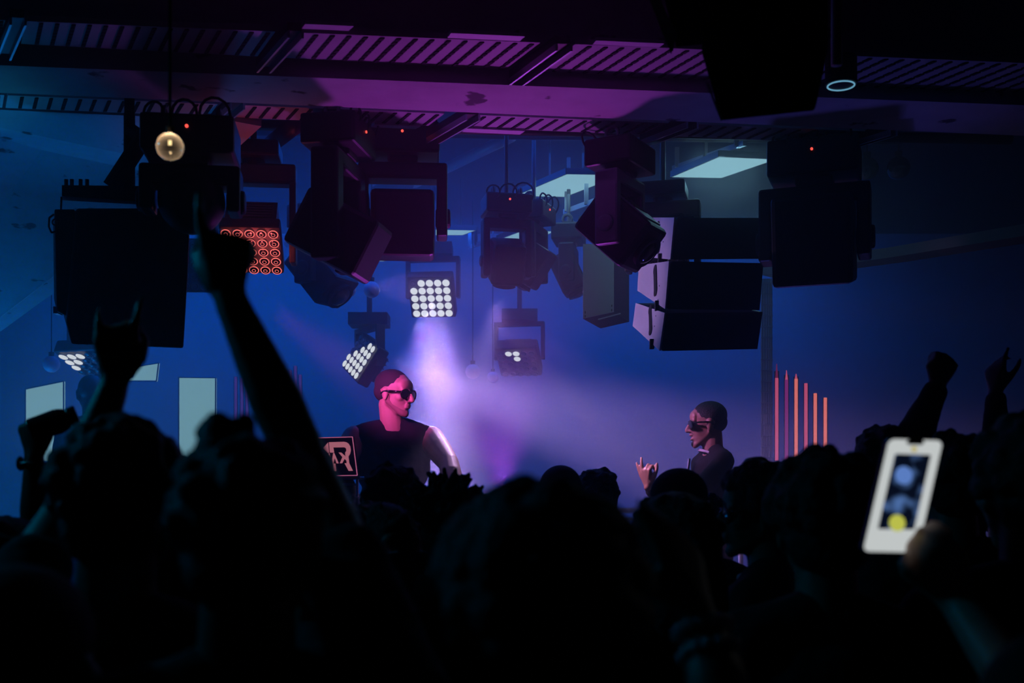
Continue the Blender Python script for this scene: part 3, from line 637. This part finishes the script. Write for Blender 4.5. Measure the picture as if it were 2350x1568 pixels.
def person(label, hc, z0, yaw, hyaw=None, pitch=0, roll=0, hs=1.0, arms=None, sleeve='long', skin='skincrowd', top='cloth', hair=('short', 1.0), lean=(0, 0),
           vox=.008, group='people in the crowd', extras=None, name='person', wide=1.0, open_mouth=False, bulk=1.0):
    arms = arms or {}
    H = (hc.z-z0)/.9343; s = H/1.75; hyaw = yaw if hyaw is None else hyaw
    fw = V(math.cos(R(yaw)), math.sin(R(yaw)), 0); rt = V(fw.y, -fw.x, 0); up = V(0, 0, 1); ln = V(lean[0], lean[1], 0)
    base = V(hc.x, hc.y, z0)-fw*.025-ln
    def B(x, y, z): return base+(rt*x*wide+fw*y)*s+up*z*s+ln*max(0, (z-.95)/.68)
    BR = Matrix((rt, fw, up)).transposed()
    hr = Matrix.Rotation(R(hyaw-90), 3, 'Z')@Matrix.Rotation(R(pitch), 3, 'X')@Matrix.Rotation(R(roll), 3, 'Y')
    def Hh(x, y, z): return hc+hr@(V(x, y, z)*hs)
    root = thing(name, label, 'person', V(base.x, base.y, z0), group)
    # --- joints
    J = {}
    for sd, sx in (('R', 1), ('L', -1)):
        sh = B(sx*.180, -.005, 1.415)
        if sd in arms:
            el, wr = arms[sd][0], arms[sd][1]; hd = arms[sd][2:]
            if el.z > B(0, 0, 1.35).z: sh = sh+up*.03
        else:
            el = B(sx*.235, -.02, 1.13); wr = B(sx*.225, .08, .90); hd = ((fw*.15-up), -rt*sx, (.35, .4, .45, .5), .3)
        J[sd] = (sh, el, wr, hd)
    def torso(A, e):
        A.ell(B(0, 0, .95), (.158*s+e, .108*s+e, .12*s+e), BR); A.ell(B(0, .005, 1.10), (.142*s*wide+e, .098*s+e, .16*s+e), BR)
        A.ell(B(0, .0, 1.29), (.168*s*wide+e, .108*s+e, .17*s+e), BR)
        A.rc(B(-.145, -.005, 1.405), .056*s+e, B(.145, -.005, 1.405), .056*s+e)
        for sx in (-1, 1): A.rc(B(sx*.03, -.015, 1.475), .042*s+e*.8, B(sx*.15, -.01, 1.425), .048*s+e)
    A = MB(); torso(A, 0)
    A.rc(B(0, -.012, 1.43), .060*s, Hh(0, -.022, -.055), .054*hs)
    for sd, sx in (('R', 1), ('L', -1)):
        sh, el, wr, hd = J[sd]
        A.rc(sh, .050*s*bulk, sh.lerp(el, .45), .047*s*bulk); A.rc(sh.lerp(el, .45), .047*s*bulk, el, .037*s*bulk)
        A.rc(el, .037*s*bulk, el.lerp(wr, .35), .039*s*bulk); A.rc(el.lerp(wr, .35), .039*s*bulk, wr, .025*s*(bulk*.5+.5))
        hand(A, wr, hd[0], hd[1], sx, hd[2], hd[3], s=max(.9, min(1.05, s)), spread=hd[4] if len(hd) > 4 else 0)
    for sx in (-1, 1):
        hp, kn, an = B(sx*.088, 0, .90), B(sx*.10, .015, .49), B(sx*.105, -.01, .085)
        A.rc(hp, .082*s, kn, .052*s); A.rc(kn, .052*s, kn.lerp(an, .3)-fw*.01, .050*s); A.rc(kn.lerp(an, .3)-fw*.01, .050*s, an, .034*s)
        A.rc(B(sx*.105, -.03, .045), .036*s, B(sx*.115, .15, .032), .030*s)
    # head
    e3 = lambda c, r, q=None: A.ell(Hh(*c), [x*hs for x in r], hr if q is None else hr@q, n=20)
    cone = lambda a, r0, c, r1: A.rc(Hh(*a), r0*hs, Hh(*c), r1*hs, 12)
    dm = -.012 if open_mouth else 0
    e3((0, -.012, .034), (.074, .094, .081)); e3((0, .030, -.020), (.060, .058, .070)); e3((0, .028, -.045+dm/2), (.050, .056, .060))
    cone((-.046, .0, -.048), .018, (-.012, .066, -.088+dm), .018); cone((.046, .0, -.048), .018, (.012, .066, -.088+dm), .018); e3((0, .016, -.034), (.061, .062, .058)); e3((0, .046, -.060+dm/2), (.040, .040, .040)); e3((0, .074, -.091+dm), (.020, .016, .018))
    cone((-.040, .068, .024), .013, (.040, .068, .024), .013); e3((0, .060, .045), (.056, .026, .035))
    cone((0, .084, .018), .008, (0, .108, -.020), .0115); e3((0, .106, -.026), (.013, .012, .009)); e3((-.013, .093, -.028), (.009, .010, .008)); e3((.013, .093, -.028), (.009, .010, .008))
    for sx in (-1, 1):
        e3((sx*.040, .056, -.014), (.024, .024, .022)); e3((sx*.031, .073, .003), (.013, .011, .010))
        e3((sx*.074, -.008, -.006), (.009, .018, .030), Matrix.Rotation(R(12), 3, 'X')); e3((sx*.074, -.010, .010), (.012, .018, .014)); e3((sx*.073, -.004, -.030), (.009, .010, .010))
    e3((0, .087, -.048), (.024, .011, .0062)); e3((0, .086, -.060+dm), (.022, .011, .007))
    skinned('body', A, M[skin], root, vox, smooth=3)
    # --- clothing
    T = MB(); torso(T, .014*s)
    for sd, sx in (('R', 1), ('L', -1)):
        sh, el, wr, hd = J[sd]
        T.rc(sh, .060*s, sh.lerp(el, .12), .058*s)
        if sleeve in ('short', 'long'): T.rc(sh, .062*s, sh.lerp(el, .5), .060*s)
        if sleeve == 'long': T.rc(sh.lerp(el, .5), .060*s, el, .052*s); T.rc(el, .052*s, wr.lerp(el, .10), .036*s)
    skinned({'none': 'sleeveless_top', 'short': 'tee_shirt', 'long': 'jacket'}[sleeve], T, M[top], root, max(vox, .008)*1.1, smooth=3, disp=.005, dscale=16)
    T = MB()
    for sx in (-1, 1):
        hp, kn, an = B(sx*.088, 0, .90), B(sx*.10, .015, .49), B(sx*.105, -.01, .10)
        T.rc(hp, .094*s, kn, .068*s); T.rc(kn, .068*s, an, .058*s)
    T.ell(B(0, 0, .94), (.17*s, .122*s, .10*s), BR); skinned('trousers', T, M['denim'], root, .014, smooth=2)
    for sx in (-1, 1):
        T = MB(); T.rc(B(sx*.105, -.035, .048), .046*s, B(sx*.115, .16, .040), .038*s); T.box(B(sx*.11, .06, .012), (.09*s, .27*s, .024), BR); skinned('shoe', T, M['shoe'], root, .010, smooth=2)
    # --- hair or cap
    if hair:
        kind, k = hair[0], hair[1]; m = MB(); rnd = random.Random(hash(label) % 1000 if False else len(label)*7+int(abs(hc.x)*100))
        he = lambda c, r, q=None: m.ell(Hh(*c), [x*hs for x in r], hr if q is None else hr@q, n=22)
        if kind == 'buzz':
            he((0, -.020, .044), (.0765*k, .0915*k, .0765*k)); he((0, -.050, .005), (.066, .060, .055)); skinned('cropped_hair', m, M[hair[2] if len(hair) > 2 else 'hairbuzz'], root, .004, smooth=3)
        elif kind in ('short', 'curly', 'afro', 'dreads', 'long', 'tuft'):
            he((0, -.018, .038), (.083*k, .100*k, .088*k)); he((0, -.052, -.015), (.068*k, .055*k, .062*k))
            nb = {'short': 40, 'curly': 110, 'afro': 170, 'long': 30, 'tuft': 70, 'dreads': 20}[kind]
            for i in range(nb):
                a = rnd.uniform(0, 2*math.pi); zz = rnd.uniform(-.35, 1); q = math.sqrt(1-zz*zz); x, y = math.cos(a)*q, math.sin(a)*q
                if y > .45 and zz < .45: continue
                r = {'short': .016, 'curly': .019, 'afro': .022, 'long': .014, 'tuft': .018, 'dreads': .015}[kind]*rnd.uniform(.7, 1.15)
                he((x*.080*k, -.018+y*.097*k, .038+zz*.085*k), (r, r, r))
            if kind == 'dreads':
                for i in range(150):
                    a = rnd.uniform(0, 2*math.pi); zz = rnd.uniform(.0, 1); q = math.sqrt(1-zz*zz); x, y = math.cos(a)*q, math.sin(a)*q
                    if y > .6 and zz < .3: continue
                    L = rnd.uniform(.022, .05)*k; c0 = V(x*.078*k, -.018+y*.095*k, .038+zz*.083*k); dr = (V(x, y, zz)+V(rnd.uniform(-.35, .35), rnd.uniform(-.35, .35), rnd.uniform(-.2, .3))).normalized()
                    m.rc(Hh(*c0), .009*hs, Hh(*(c0+dr*L)), .0065*hs, 8)
            if kind == 'long':
                he((0, -.062, -.09), (.088*k, .055*k, .16)); he((-.06, -.03, -.09), (.03, .045, .13)); he((.06, -.03, -.09), (.03, .045, .13))
            if kind == 'tuft':
                for i in range(14): he((rnd.uniform(-.055, .0), rnd.uniform(-.04, .02), .125*k+rnd.uniform(-.005, .02)), (.014, .014, .016))
            skinned({'short': 'short_hair', 'curly': 'curly_hair', 'afro': 'rounded_curly_hair', 'long': 'long_hair', 'tuft': 'curly_hair', 'dreads': 'short_locs'}[kind], m, M['hair'], root, .0055 if kind != 'dreads' else .0045, smooth=1 if kind in ('dreads', 'curly', 'afro') else 3, disp=.003, dscale=60)
        elif kind in ('cap', 'beanie'):
            he((0, -.012, .052), (.084*k, .104*k, .078*k))
            if kind == 'beanie': he((0, -.014, .030), (.087*k, .106*k, .040))
            if kind == 'cap': he((0, .105, .040), (.066, .062, .008), Matrix.Rotation(R(-8), 3, 'X')); he((0, -.012, .128*k), (.008, .008, .006))
            skinned('cap' if kind == 'cap' else 'beanie', m, M['cloth2'], root, .0055, smooth=3)
            m = MB(); m.torus(Hh(0, -.012, .030), .092*k*hs, .004, hr@V(0, 0, 1), 32, 6)
            m.tmap(lambda p: Hh(0, -.012, .03)+hr@(Matrix.Diagonal((.92, 1.12, 1))@(hr.inverted()@(p-Hh(0, -.012, .03)))))
            obj('hat_band', m, M['steel'], root, smooth=True)
            m = MB(); m.ell(Hh(0, -.050, -.010), [x*hs for x in (.070, .056, .055)], hr); skinned('short_hair', m, M['hair'], root, .006, smooth=2)
    if extras: extras(root, Hh, hr, B, BR, J, s)
    return root

def shades(root, Hh, hr, fm='frame', lm='glass', big=1.0, only_name='sunglasses'):
    m = MB()
    for sx in (-1, 1):
        m.tube([Hh(sx*.064, .080, .012), Hh(sx*.079, .030, .010), Hh(sx*.081, -.010, .006), Hh(sx*.078, -.028, -.008)], .0034*big**2, 8)
        pts = [Hh(sx*(.033+.031*big*math.cos(a)*(1 if abs(math.cos(a)) < .8 else .97)), .091-.010*abs(math.cos(a)), .003+.019*big*math.sin(a)) for a in [2*math.pi*i/18 for i in range(19)]]
        m.tube(pts, .0032*big, 6)
    m.tube([Hh(-.010, .094, .009), Hh(0, .097, .011), Hh(.010, .094, .009)], .0032, 6)
    g = obj(only_name, m, M[fm], root, smooth=True)
    for sx in (-1, 1):
        m = MB(); m.ell(Hh(sx*.033, .088, .003), (.030*big, .0045, .0185*big), hr@Matrix.Rotation(R(-12*sx), 3, 'Z'), n=20); obj('lens', m, M[lm], g, smooth=True)

crowd = 'people in the crowd'
def top(px, py, Y, kind, k=1.0, hs=1.0):
    off = {'buzz': .044+.0765*k, 'cap': .052+.078*k, 'beanie': .052+.078*k, 'bald': .115, 'short': .044+.088*k, 'curly': .050+.088*k, 'afro': .054+.088*k, 'tuft': .066+.088*k, 'long': .044+.088*k, 'dreads': .038+.125*k}[kind]
    return P(px, py, Y)-V(0, 0, off*hs)
perf = 'performers on the stage'
# performer in the sleeveless top
def dj_extra(root, Hh, hr, B, BR, J, s):
    shades(root, Hh, hr, big=1.22)
    m = MB()
    for sx in (-1, 1):
        m.rc(Hh(sx*.054, .002, -.040), .0165, Hh(sx*.013, .066, -.088), .0195, 12); m.rc(Hh(sx*.062, .006, -.014), .008, Hh(sx*.052, .002, -.042), .0165, 12)
    m.ell(Hh(0, .075, -.092), (.022, .0175, .0185), hr)
    skinned('beard', m, M['beard'], root, .004, smooth=3)
cDJ = P(905, 904, 5.6)
person('shaven headed performer in black sleeveless top and sunglasses, looking right over the mixer', cDJ, .5, -84, -26, -8, 0, hs=1.0, vox=.0048,
       arms={'L': (P(1030, 1064, 5.42), P(1046, 1140, 5.22), V(-.3, -.8, -.2), V(0, -.6, -.8), (.3, .35, .4, .4), .3), 'R': (P(772, 1085, 5.46), P(812, 1140, 5.26), V(.4, -.8, -.2), V(0, -.5, -.8), (.3, .35, .4, .4), .3)},
       sleeve='none', skin='skin', top='tee', hair=('buzz', 1.0), extras=dj_extra, group=perf, lean=(.02, -.03), wide=1.04, bulk=1.32)
# second performer
def fw_(h): return h@V(0, 1, 0)
def mc_extra(root, Hh, hr, B, BR, J, s):
    shades(root, Hh, hr, big=1.2)
    m = MB(); m.torus(B(0, .006, 1.468), .062, .008, fw_(hr)*-.35+V(0, 0, 1), 28, 8); obj('shirt_collar', m, M['white'], root, smooth=True)
    m = MB(); m.hexa([B(-.01, .125, 1.44), B(.03, .118, 1.44), B(.10, .12, 1.20), B(.06, .135, 1.20)], [B(-.01, .135, 1.44), B(.03, .128, 1.44), B(.10, .13, 1.20), B(.06, .145, 1.20)]); obj('lapel', m, M['white'], root)
    m = MB(); m.ell(Hh(0, .078, -.098), (.018, .015, .018), hr); m.rc(Hh(-.02, .083, -.041), .004, Hh(.02, .083, -.041), .004); skinned('goatee', m, M['hair'], root, .003, smooth=2)
cMC = P(1622, 974, 6.0)
person('second performer in sunglasses and dark jacket, facing left with an open hand raised', cMC, .5, 190, 176, -6, 0, hs=1.0, vox=.0048,
       arms={'L': (P(1560, 1195, 5.75), P(1488, 1118, 5.62), V(-.22, -.05, .95), V(.6, .8, 0), (.62, .55, .08, .02), .2, .5)},
       sleeve='long', skin='skindark', top='jacket', hair=('buzz', 1.02, 'hair'), extras=mc_extra, group=perf, open_mouth=True)
person('bald figure standing far back on stage at left, dark blue silhouette', P(208, 905, 6.7), .5, 150, 120, 0, 0, hair=None, top='cloth2', skin='skindark', group=perf, vox=.008)

# crowd
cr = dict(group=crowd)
person('big blurred head at left, arm raised making a two-finger sign', top(282, 955, 1.66, 'curly', 1.02, 1.02), 0, 90, hs=1.02, hair=('curly', 1.02), sleeve='short',
       arms={'L': (P(158, 1165, 1.86), P(262, 886, 1.90), V(.03, 0, 1), V(0, 1, 0), (.04, .62, .7, .08), .5, .25)}, **cr)
person('tuft haired person pointing one finger up past the hanging lamps', top(580, 950, 1.28, 'tuft', .98, .98), 0, 90, hs=.98, hair=('tuft', .98), sleeve='short',
       arms={'R': (P(690, 1045, 1.52), P(530, 690, 1.56), V(-.12, .02, 1), V(.1, 1, 0), (-.04, .85, .9, .95), .30)}, **cr)
def bottle_ex(root, Hh, hr, B, BR, J, s):
    m = MB(); w = J['L'][2]; m.torus(w+V(0, 0, -.012), .028, .0045, (0, 0, 1), 22, 6); m.ell(w+V(-.03, 0, -.012), (.008, .017, .017)); obj('wristwatch', m, M['steel'], root)
person('dark head filling the gap between the two big blurred heads', top(402, 1045, 2.65, 'short', 1.0), 0, 90, hair=('short', 1.0), **cr)  # unseen listener, put in to keep the gap between the heads black
person('small person at the left edge holding up a fist with a bottle', top(35, 1180, 2.45, 'short', 1.05), 0, 80, hs=1.0, hair=('short', 1.05), sleeve='none',
       arms={'L': (P(84, 1235, 2.55), P(78, 1052, 2.55), V(-.05, 0, 1), V(.1, 1, 0), (.9, .92, .95, .95), .8)}, extras=bottle_ex, **cr)
m = MB(); a = P(68, 990, 2.53); c = P(178, 952, 2.56); m.cyl(a, a.lerp(c, .62), .027, .029, 18); m.cyl(a.lerp(c, .62), a.lerp(c, .80), .029, .022, 18); m.cyl(a.lerp(c, .8), c, .022, .023, 18)
tag(obj('bottle', m, M['phone'], smooth=False, bevel=.003), 'dark bottle gripped sideways in the raised fist', 'bottle')
person('dim person in the bottom left corner, top of the head faintly teal', top(55, 1290, 1.25, 'buzz', 1.05), 0, 85, hair=('buzz', 1.05), top='cloth2', **cr)
person('person in a round cap half hidden by the pointing person', top(697, 1012, 3.1, 'cap'), 0, 95, hair=('cap', 1.0), **cr)
person('person in profile facing right with teal light on the nose', top(750, 1130, 2.2, 'curly', 1.02), 0, 20, 10, 0, 0, hair=('curly', 1.02), vox=.0055, **cr)
person('person turned towards the viewer wearing white framed sunglasses', top(882, 1148, 2.6, 'short', 1.04), 0, -70, -48, -4, 0, hair=('short', 1.04), vox=.0055,
       extras=lambda root, Hh, hr, B, BR, J, s: shades(root, Hh, hr, 'wframe', 'glass', 1.15), **cr)
person('smooth round head directly below the performer chest', top(908, 1062, 3.3, 'short', 1.0, 1.04), 0, 75, hs=1.04, hair=('short', 1.0), top='cloth2', **cr)
person('person with short spiky locs below the performer forearm', top(1022, 1078, 2.95, 'dreads', 1.0), 0, 90, hair=('dreads', 1.0), **cr)
def bracelet(root, Hh, hr, B, BR, J, s):
    w = J['R'][2]; e = J['R'][1]; ax = (w-e).normalized(); u = V(1, 0, 0)-ax*ax.x; u.normalize(); v = ax.cross(u)
    for k in (0, 1):
        m = MB(); c = w-ax*(.012+.028*k)
        for i in range(14):
            a = 2*math.pi*i/14; m.ell(c+(u*math.cos(a)+v*math.sin(a))*.031, .0065, n=10)
        obj('bead_bracelet', m, M['pearl'], root, smooth=True)
person('largest dark curly head in the lower middle, closest to the viewer, bracelet on wrist', top(1235, 1098, 1.12, 'afro', 1.08, 1.04), 0, 90, hs=1.04, hair=('afro', 1.08), sleeve='none',
       arms={'R': (P(1668, 1650, 1.22), P(1606, 1425, 1.28), V(-.28, .1, .95), V(-.7, .7, 0), (.1, .12, .15, .2), .2)}, extras=bracelet, **cr)
person('small smooth head in the far row, left of a matching pair', top(1287, 1068, 4.05, 'buzz', 1.0), 0, 85, hair=('buzz', 1.0), **cr)
person('short haired head in the far row, right of a matching pair', top(1367, 1073, 4.45, 'short', 1.0, 1.04), 0, 100, hs=1.04, hair=('short', 1.0), **cr)
person('person in a beanie below the raised hand of the second performer', top(1556, 1074, 3.35, 'beanie', 1.0), 0, 95, hair=('beanie', 1.0), **cr)
person('person with long dark hair in front of the beanie wearer', top(1540, 1122, 2.35, 'long', 1.08), 0, 110, hair=('long', 1.08), **cr)
person('hazy blue head between the long haired and the curly haired listeners', top(1622, 1130, 4.1, 'short', 1.0), 0, 95, hair=('short', 1.0), top='cloth2', **cr)
def collar(root, Hh, hr, B, BR, J, s):
    shades(root, Hh, hr, 'frame', 'glass', .9, 'glasses')
    m = MB(); m.torus(B(0, .0, 1.47), .066, .012, (-.1, 0, 1), 26, 8); obj('shirt_collar', m, M['white'], root, smooth=True)
person('curly haired listener in profile facing left with glasses and pale collar', top(1738, 1052, 2.95, 'afro', 1.04), 0, 150, 178, -4, 0, hair=('afro', 1.04), vox=.0052, extras=collar, **cr)
person('broad curly head in front of the red light tubes', top(1888, 1022, 2.05, 'curly', 1.12, 1.02), 0, 88, hs=1.02, hair=('curly', 1.12), top='cloth', **cr)
person('person with a raised fist behind the glowing phone', top(2022, 975, 3.35, 'short', 1.0), 0, 90, hair=('short', 1.0),
       arms={'R': (P(2100, 1000, 3.3), P(2150, 890, 3.35), V(.35, .05, .93), V(-.2, 1, 0), (.92, .95, .95, .95), .8)}, **cr)
person('head behind the right edge of the glowing phone', top(2178, 990, 2.75, 'short', 1.05), 0, 95, hair=('short', 1.05), **cr)
person('person at far right holding one open hand straight up', top(2300, 1060, 3.75, 'short', 1.0), 0, 92, hair=('short', 1.0),
       arms={'L': (P(2290, 1060, 3.72), P(2284, 905, 3.75), V(.0, 0, 1), V(.8, .5, 0), (.1, .4, .5, .55), .1)}, **cr)
person('large dark head cut off by the right picture edge', top(2352, 945, 2.05, 'curly', 1.1), 0, 92, hair=('curly', 1.1), **cr)
# phone holder and phone
def phone_uv(u, v, dy=0):                               # u across 0..1, v down 0..1
    tl, tr, bl = P(2040, 1008, 1.55), P(2163, 1012, 1.56), P(1980, 1266, 1.53)
    n = (tr-tl).cross(bl-tl).normalized(); n = -n if n.y > 0 else n
    return tl+(tr-tl)*u+(bl-tl)*v+n*dy
def rrect(u0, v0, u1, v1, r, dy, n=5, asp=2.05):
    out = []
    for cx, cy, a0 in ((u1-r, v0+r/asp, -90), (u1-r, v1-r/asp, 0), (u0+r, v1-r/asp, 90), (u0+r, v0+r/asp, 180)):
        for i in range(n+1):
            a = R(a0+90*i/n); out.append(phone_uv(cx+r*math.cos(a), cy+r/asp*math.sin(a), dy))
    return out
person('person outside the right edge whose hand holds up the glowing phone', V(.66, 1.08, 1.66), 0, 100, hair=('short', 1.05), sleeve='short', skin='skin',
       arms={'R': (V(.665, 1.32, 1.30), P(2200, 1385, 1.56), V(-.60, .04, .80), V(0, -1, .0), (.55, .60, .62, .62), .75)}, **cr)
t = thing('phone', 'lit phone held up by a hand, filming the stage, white screen border', 'phone', phone_uv(.5, .5))
m = MB(); m.hexa(rrect(-.03, -.015, 1.03, 1.015, .12, 0), rrect(-.03, -.015, 1.03, 1.015, .12, -.008)); obj('case', m, M['phone'], t)
m = MB(); m.hexa(rrect(0, 0, 1, 1, .11, .0004), rrect(0, 0, 1, 1, .11, .0008)); sc = obj('screen', m, glow('screen_white', (.52, .55, .55), 1.0), t)
m = MB(); m.hexa(rrect(.33, -.002, .66, .045, .06, .0009), rrect(.33, -.002, .66, .045, .06, .0011)); obj('notch', m, M['phone'], sc)
def screen_pic():
    mm = bpy.data.materials.new('screen_picture'); mm.use_nodes = True; nt = mm.node_tree; nt.nodes.clear()
    tc = nt.nodes.new('ShaderNodeTexCoord'); nz = nt.nodes.new('ShaderNodeTexNoise'); nz.inputs['Scale'].default_value = 38; nz.inputs['Detail'].default_value = 1
    rp = nt.nodes.new('ShaderNodeValToRGB'); rp.color_ramp.elements[0].position = .46; rp.color_ramp.elements[0].color = (.002, .004, .012, 1)
    rp.color_ramp.elements[1].position = .70; rp.color_ramp.elements[1].color = (.08, .17, .42, 1)
    e = nt.nodes.new('ShaderNodeEmission'); o = nt.nodes.new('ShaderNodeOutputMaterial')
    nt.links.new(tc.outputs['Object'], nz.inputs[0]); nt.links.new(nz.outputs['Fac'], rp.inputs[0]); nt.links.new(rp.outputs[0], e.inputs[0]); nt.links.new(e.outputs[0], o.inputs[0]); return mm
m = MB(); m.hexa(rrect(.17, .13, .84, .80, .03, .0009), rrect(.17, .13, .84, .80, .03, .0011)); pic = obj('camera_picture', m, screen_pic(), sc)
m = MB(); m.cyl(phone_uv(.42, .32, .0011), phone_uv(.42, .32, .0013), .0125, n=20); obj('bright_blob', m, glow('screen_blue', (.10, .20, .52), 1.0), sc)
m = MB(); m.cyl(phone_uv(.5, .745, .0011), phone_uv(.5, .745, .0016), .0115, n=24); obj('round_button', m, glow('button_yellow', (.48, .50, .07), 1.0), sc)
m = MB(); m.cyl(phone_uv(.5, .085, .0011), phone_uv(.5, .085, .0014), .004, n=16); obj('camera_dot', m, glow('dot_yellow', (.5, .42, .12), .9), sc)

# ------------------------------------------------------------------ haze over the stage
def haze(name, lo, hi, dens, col, g, label):
    m = MB(); c = [(lo[i]+hi[i])/2 for i in range(3)]; m.box(c, [hi[i]-lo[i] for i in range(3)])
    mm = bpy.data.materials.new(name); mm.use_nodes = True; nt = mm.node_tree; nt.nodes.clear()
    s = nt.nodes.new('ShaderNodeVolumeScatter'); s.inputs['Color'].default_value = (*col, 1); s.inputs['Density'].default_value = dens; s.inputs['Anisotropy'].default_value = g
    o = nt.nodes.new('ShaderNodeOutputMaterial'); nt.links.new(s.outputs[0], o.inputs['Volume'])
    b = obj(name, m, mm, kind='stuff'); b['label'] = label; b['category'] = 'haze'; b.visible_shadow = True; return b
haze('stage_haze', (-5.3, 5.001, .52), (4.4, 9.6, 3.85), .12, (.9, .9, .95), .35, 'theatrical haze hanging over the stage, glowing violet in the beams')
haze('thin_haze', (-5.3, 2.6, .52), (4.4, 4.999, 3.85), .06, (.9, .9, .95), .35, 'thinner blue haze drifting above the front rows of the crowd')

# ------------------------------------------------------------------ light
W = bpy.data.worlds.new('club_dark'); W.use_nodes = True; W.node_tree.nodes['Background'].inputs[0].default_value = (.002, .006, .016, 1); W.node_tree.nodes['Background'].inputs[1].default_value = .0
bpy.context.scene.world = W
BL, TE, PU, MG, LV = (.0, .12, 1.0), (.0, .30, .85), (.50, .12, .95), (1.0, .08, .55), (.62, .42, 1.0)
lamp_area('backdrop_wash', (-.6, 8.6, 3.75), (0, .55, -1), BL, 60, 6.0, .3)
lamp_area('backdrop_wash_low', (-.2, 8.7, .62), (0, .6, 1), BL, 18, 5.0, .3)
lamp_area('left_wash', (-4.3, 7.6, .9), (.1, -.2, 1), (.0, .20, .85), 40, 1.6, 1.2)
lamp_area('overhead_blue', (-1.0, 7.0, 3.7), (0, -.1, -1), BL, 34, 3.2, 2.0)
lamp_area('ceiling_panel_lamp', onz(1660, 385, 3.49), (0, -.3, -1), (.25, .6, .8), 2.5, .4, .4)
lamp_area('ceiling_panel_lamp_left', onz(1330, 425, 3.49), (0, 0, -1), (.25, .6, .8), 1.0, .4, .4)
dA = V(.09, -.85, -.56)
lamp_spot('matrix_beam', cA+nA*.05, dA, (.70, .40, 1.0), 4200, 10, .45, .12)
lamp_spot('matrix_wash', cA+nA*.2, V(.6, -.9, -.9), LV, 60, 50, 1, .12)
lamp_spot('added_plate_spot', (-.75, 5.95, 2.75), V(1.4, -.30, -.10), (.70, .40, 1.0), 60, 38, .8, .06)  # extra spot without a fixture, added to brighten the array side plates
lamp_spot('tilted_beam', cB+V(.20, -.14, -.05), V(1.0, -.38, -.36), (.62, .36, 1.0), 1500, 27, .8, .09)
lamp_spot('small_beam', cC+nC*.05+V(.03, 0, .08), V(.02, -.75, -.55), LV, 260, 5, .5, .05)
lamp_spot('left_beam', cD+nD*.05+V(-.05, 0, .1), V(.30, -.7, -.55), LV, 420, 11, .5, .08)
lamp_spot('beam_uplight_magenta', (-.05, 5.8, 1.70), V(-.12, -1.45, 1.5), (.45, .05, .66), 100, 66, 1, .05)
lamp_spot('beam_uplight_blue', (-1.9, 5.8, 1.4), V(-.1, -1.4, 1.8), (.0, .11, .5), 80, 70, 1, .05)
lamp_spot('beam_uplight_violet', (1.35, 5.8, 1.4), V(-.2, -1.4, 1.8), (.06, .05, .45), 36, 56, 1, .05)
lamp_spot('beam_uplight_teal', (-2.7, 5.2, 1.9), V(.35, -.8, 1.3), (.02, .36, .62), 26, 44, 1, .05)
lamp_spot('performer_magenta', (-1.0, 4.65, 2.42), cDJ-V(-1.0, 4.65, 2.45), (.88, .10, .74), 130, 24, .9, .04)
lamp_spot('added_arm_spot', (-.05, 6.35, 2.75), V(-.27, 5.5, 1.95)-V(-.05, 6.35, 2.75), (.80, .50, 1.0), 130, 16, .7, .05)  # extra spot added to brighten the arm, which the matrix beam misses
lamp_spot('second_performer_face_key', (-.15, 5.75, 2.6), cMC+V(-.05, -.05, -.08)-V(-.15, 5.75, 2.6), (.78, .30, 1.0), 110, 18, .8, .04)
lamp_spot('second_performer_hand_key', (-.15, 5.70, 2.6), V(.69, 5.62, 1.74)-V(-.15, 5.70, 2.6), (.95, .45, 1.0), 170, 13, .7, .04)
lamp_spot('crowd_teal', (-2.5, 2.5, 2.9), V(2.9, -.9, -1.3), (.0, .26, .55), 38, 60, .9, .1)
lamp_spot('red_lamp_glow', P(585, 600, 4.86), (.3, .3, 1), (1, .1, .12), 1.6, 150, .9, .03)
# ------------------------------------------------------------------ camera
cam = bpy.data.cameras.new('camera'); co = bpy.data.objects.new('camera', cam); C.objects.link(co)
co.location = (0, 0, CZ); co.rotation_euler = (R(90), 0, 0)
cam.sensor_width = 36; cam.sensor_fit = 'HORIZONTAL'; cam.lens = F/2350*36
cam.shift_y = (HY-784)/2350; cam.clip_start = .05
cam.dof.use_dof = True; cam.dof.focus_distance = 5.6; cam.dof.aperture_fstop = 3.2
sc_ = bpy.context.scene; sc_.camera = co
sc_.view_settings.view_transform = 'Standard'; sc_.view_settings.look = 'None'; sc_.view_settings.exposure = 0; sc_.view_settings.gamma = 1
sc_.cycles.volume_bounces = 0; sc_.cycles.max_bounces = 2; sc_.cycles.diffuse_bounces = 1; sc_.cycles.glossy_bounces = 1; sc_.cycles.sample_clamp_indirect = 4
sc_.cycles.use_adaptive_sampling = True; sc_.cycles.adaptive_threshold = .04; sc_.cycles.use_denoising = True; sc_.cycles.use_light_tree = False
sc_.cycles.caustics_reflective = False; sc_.cycles.caustics_refractive = False
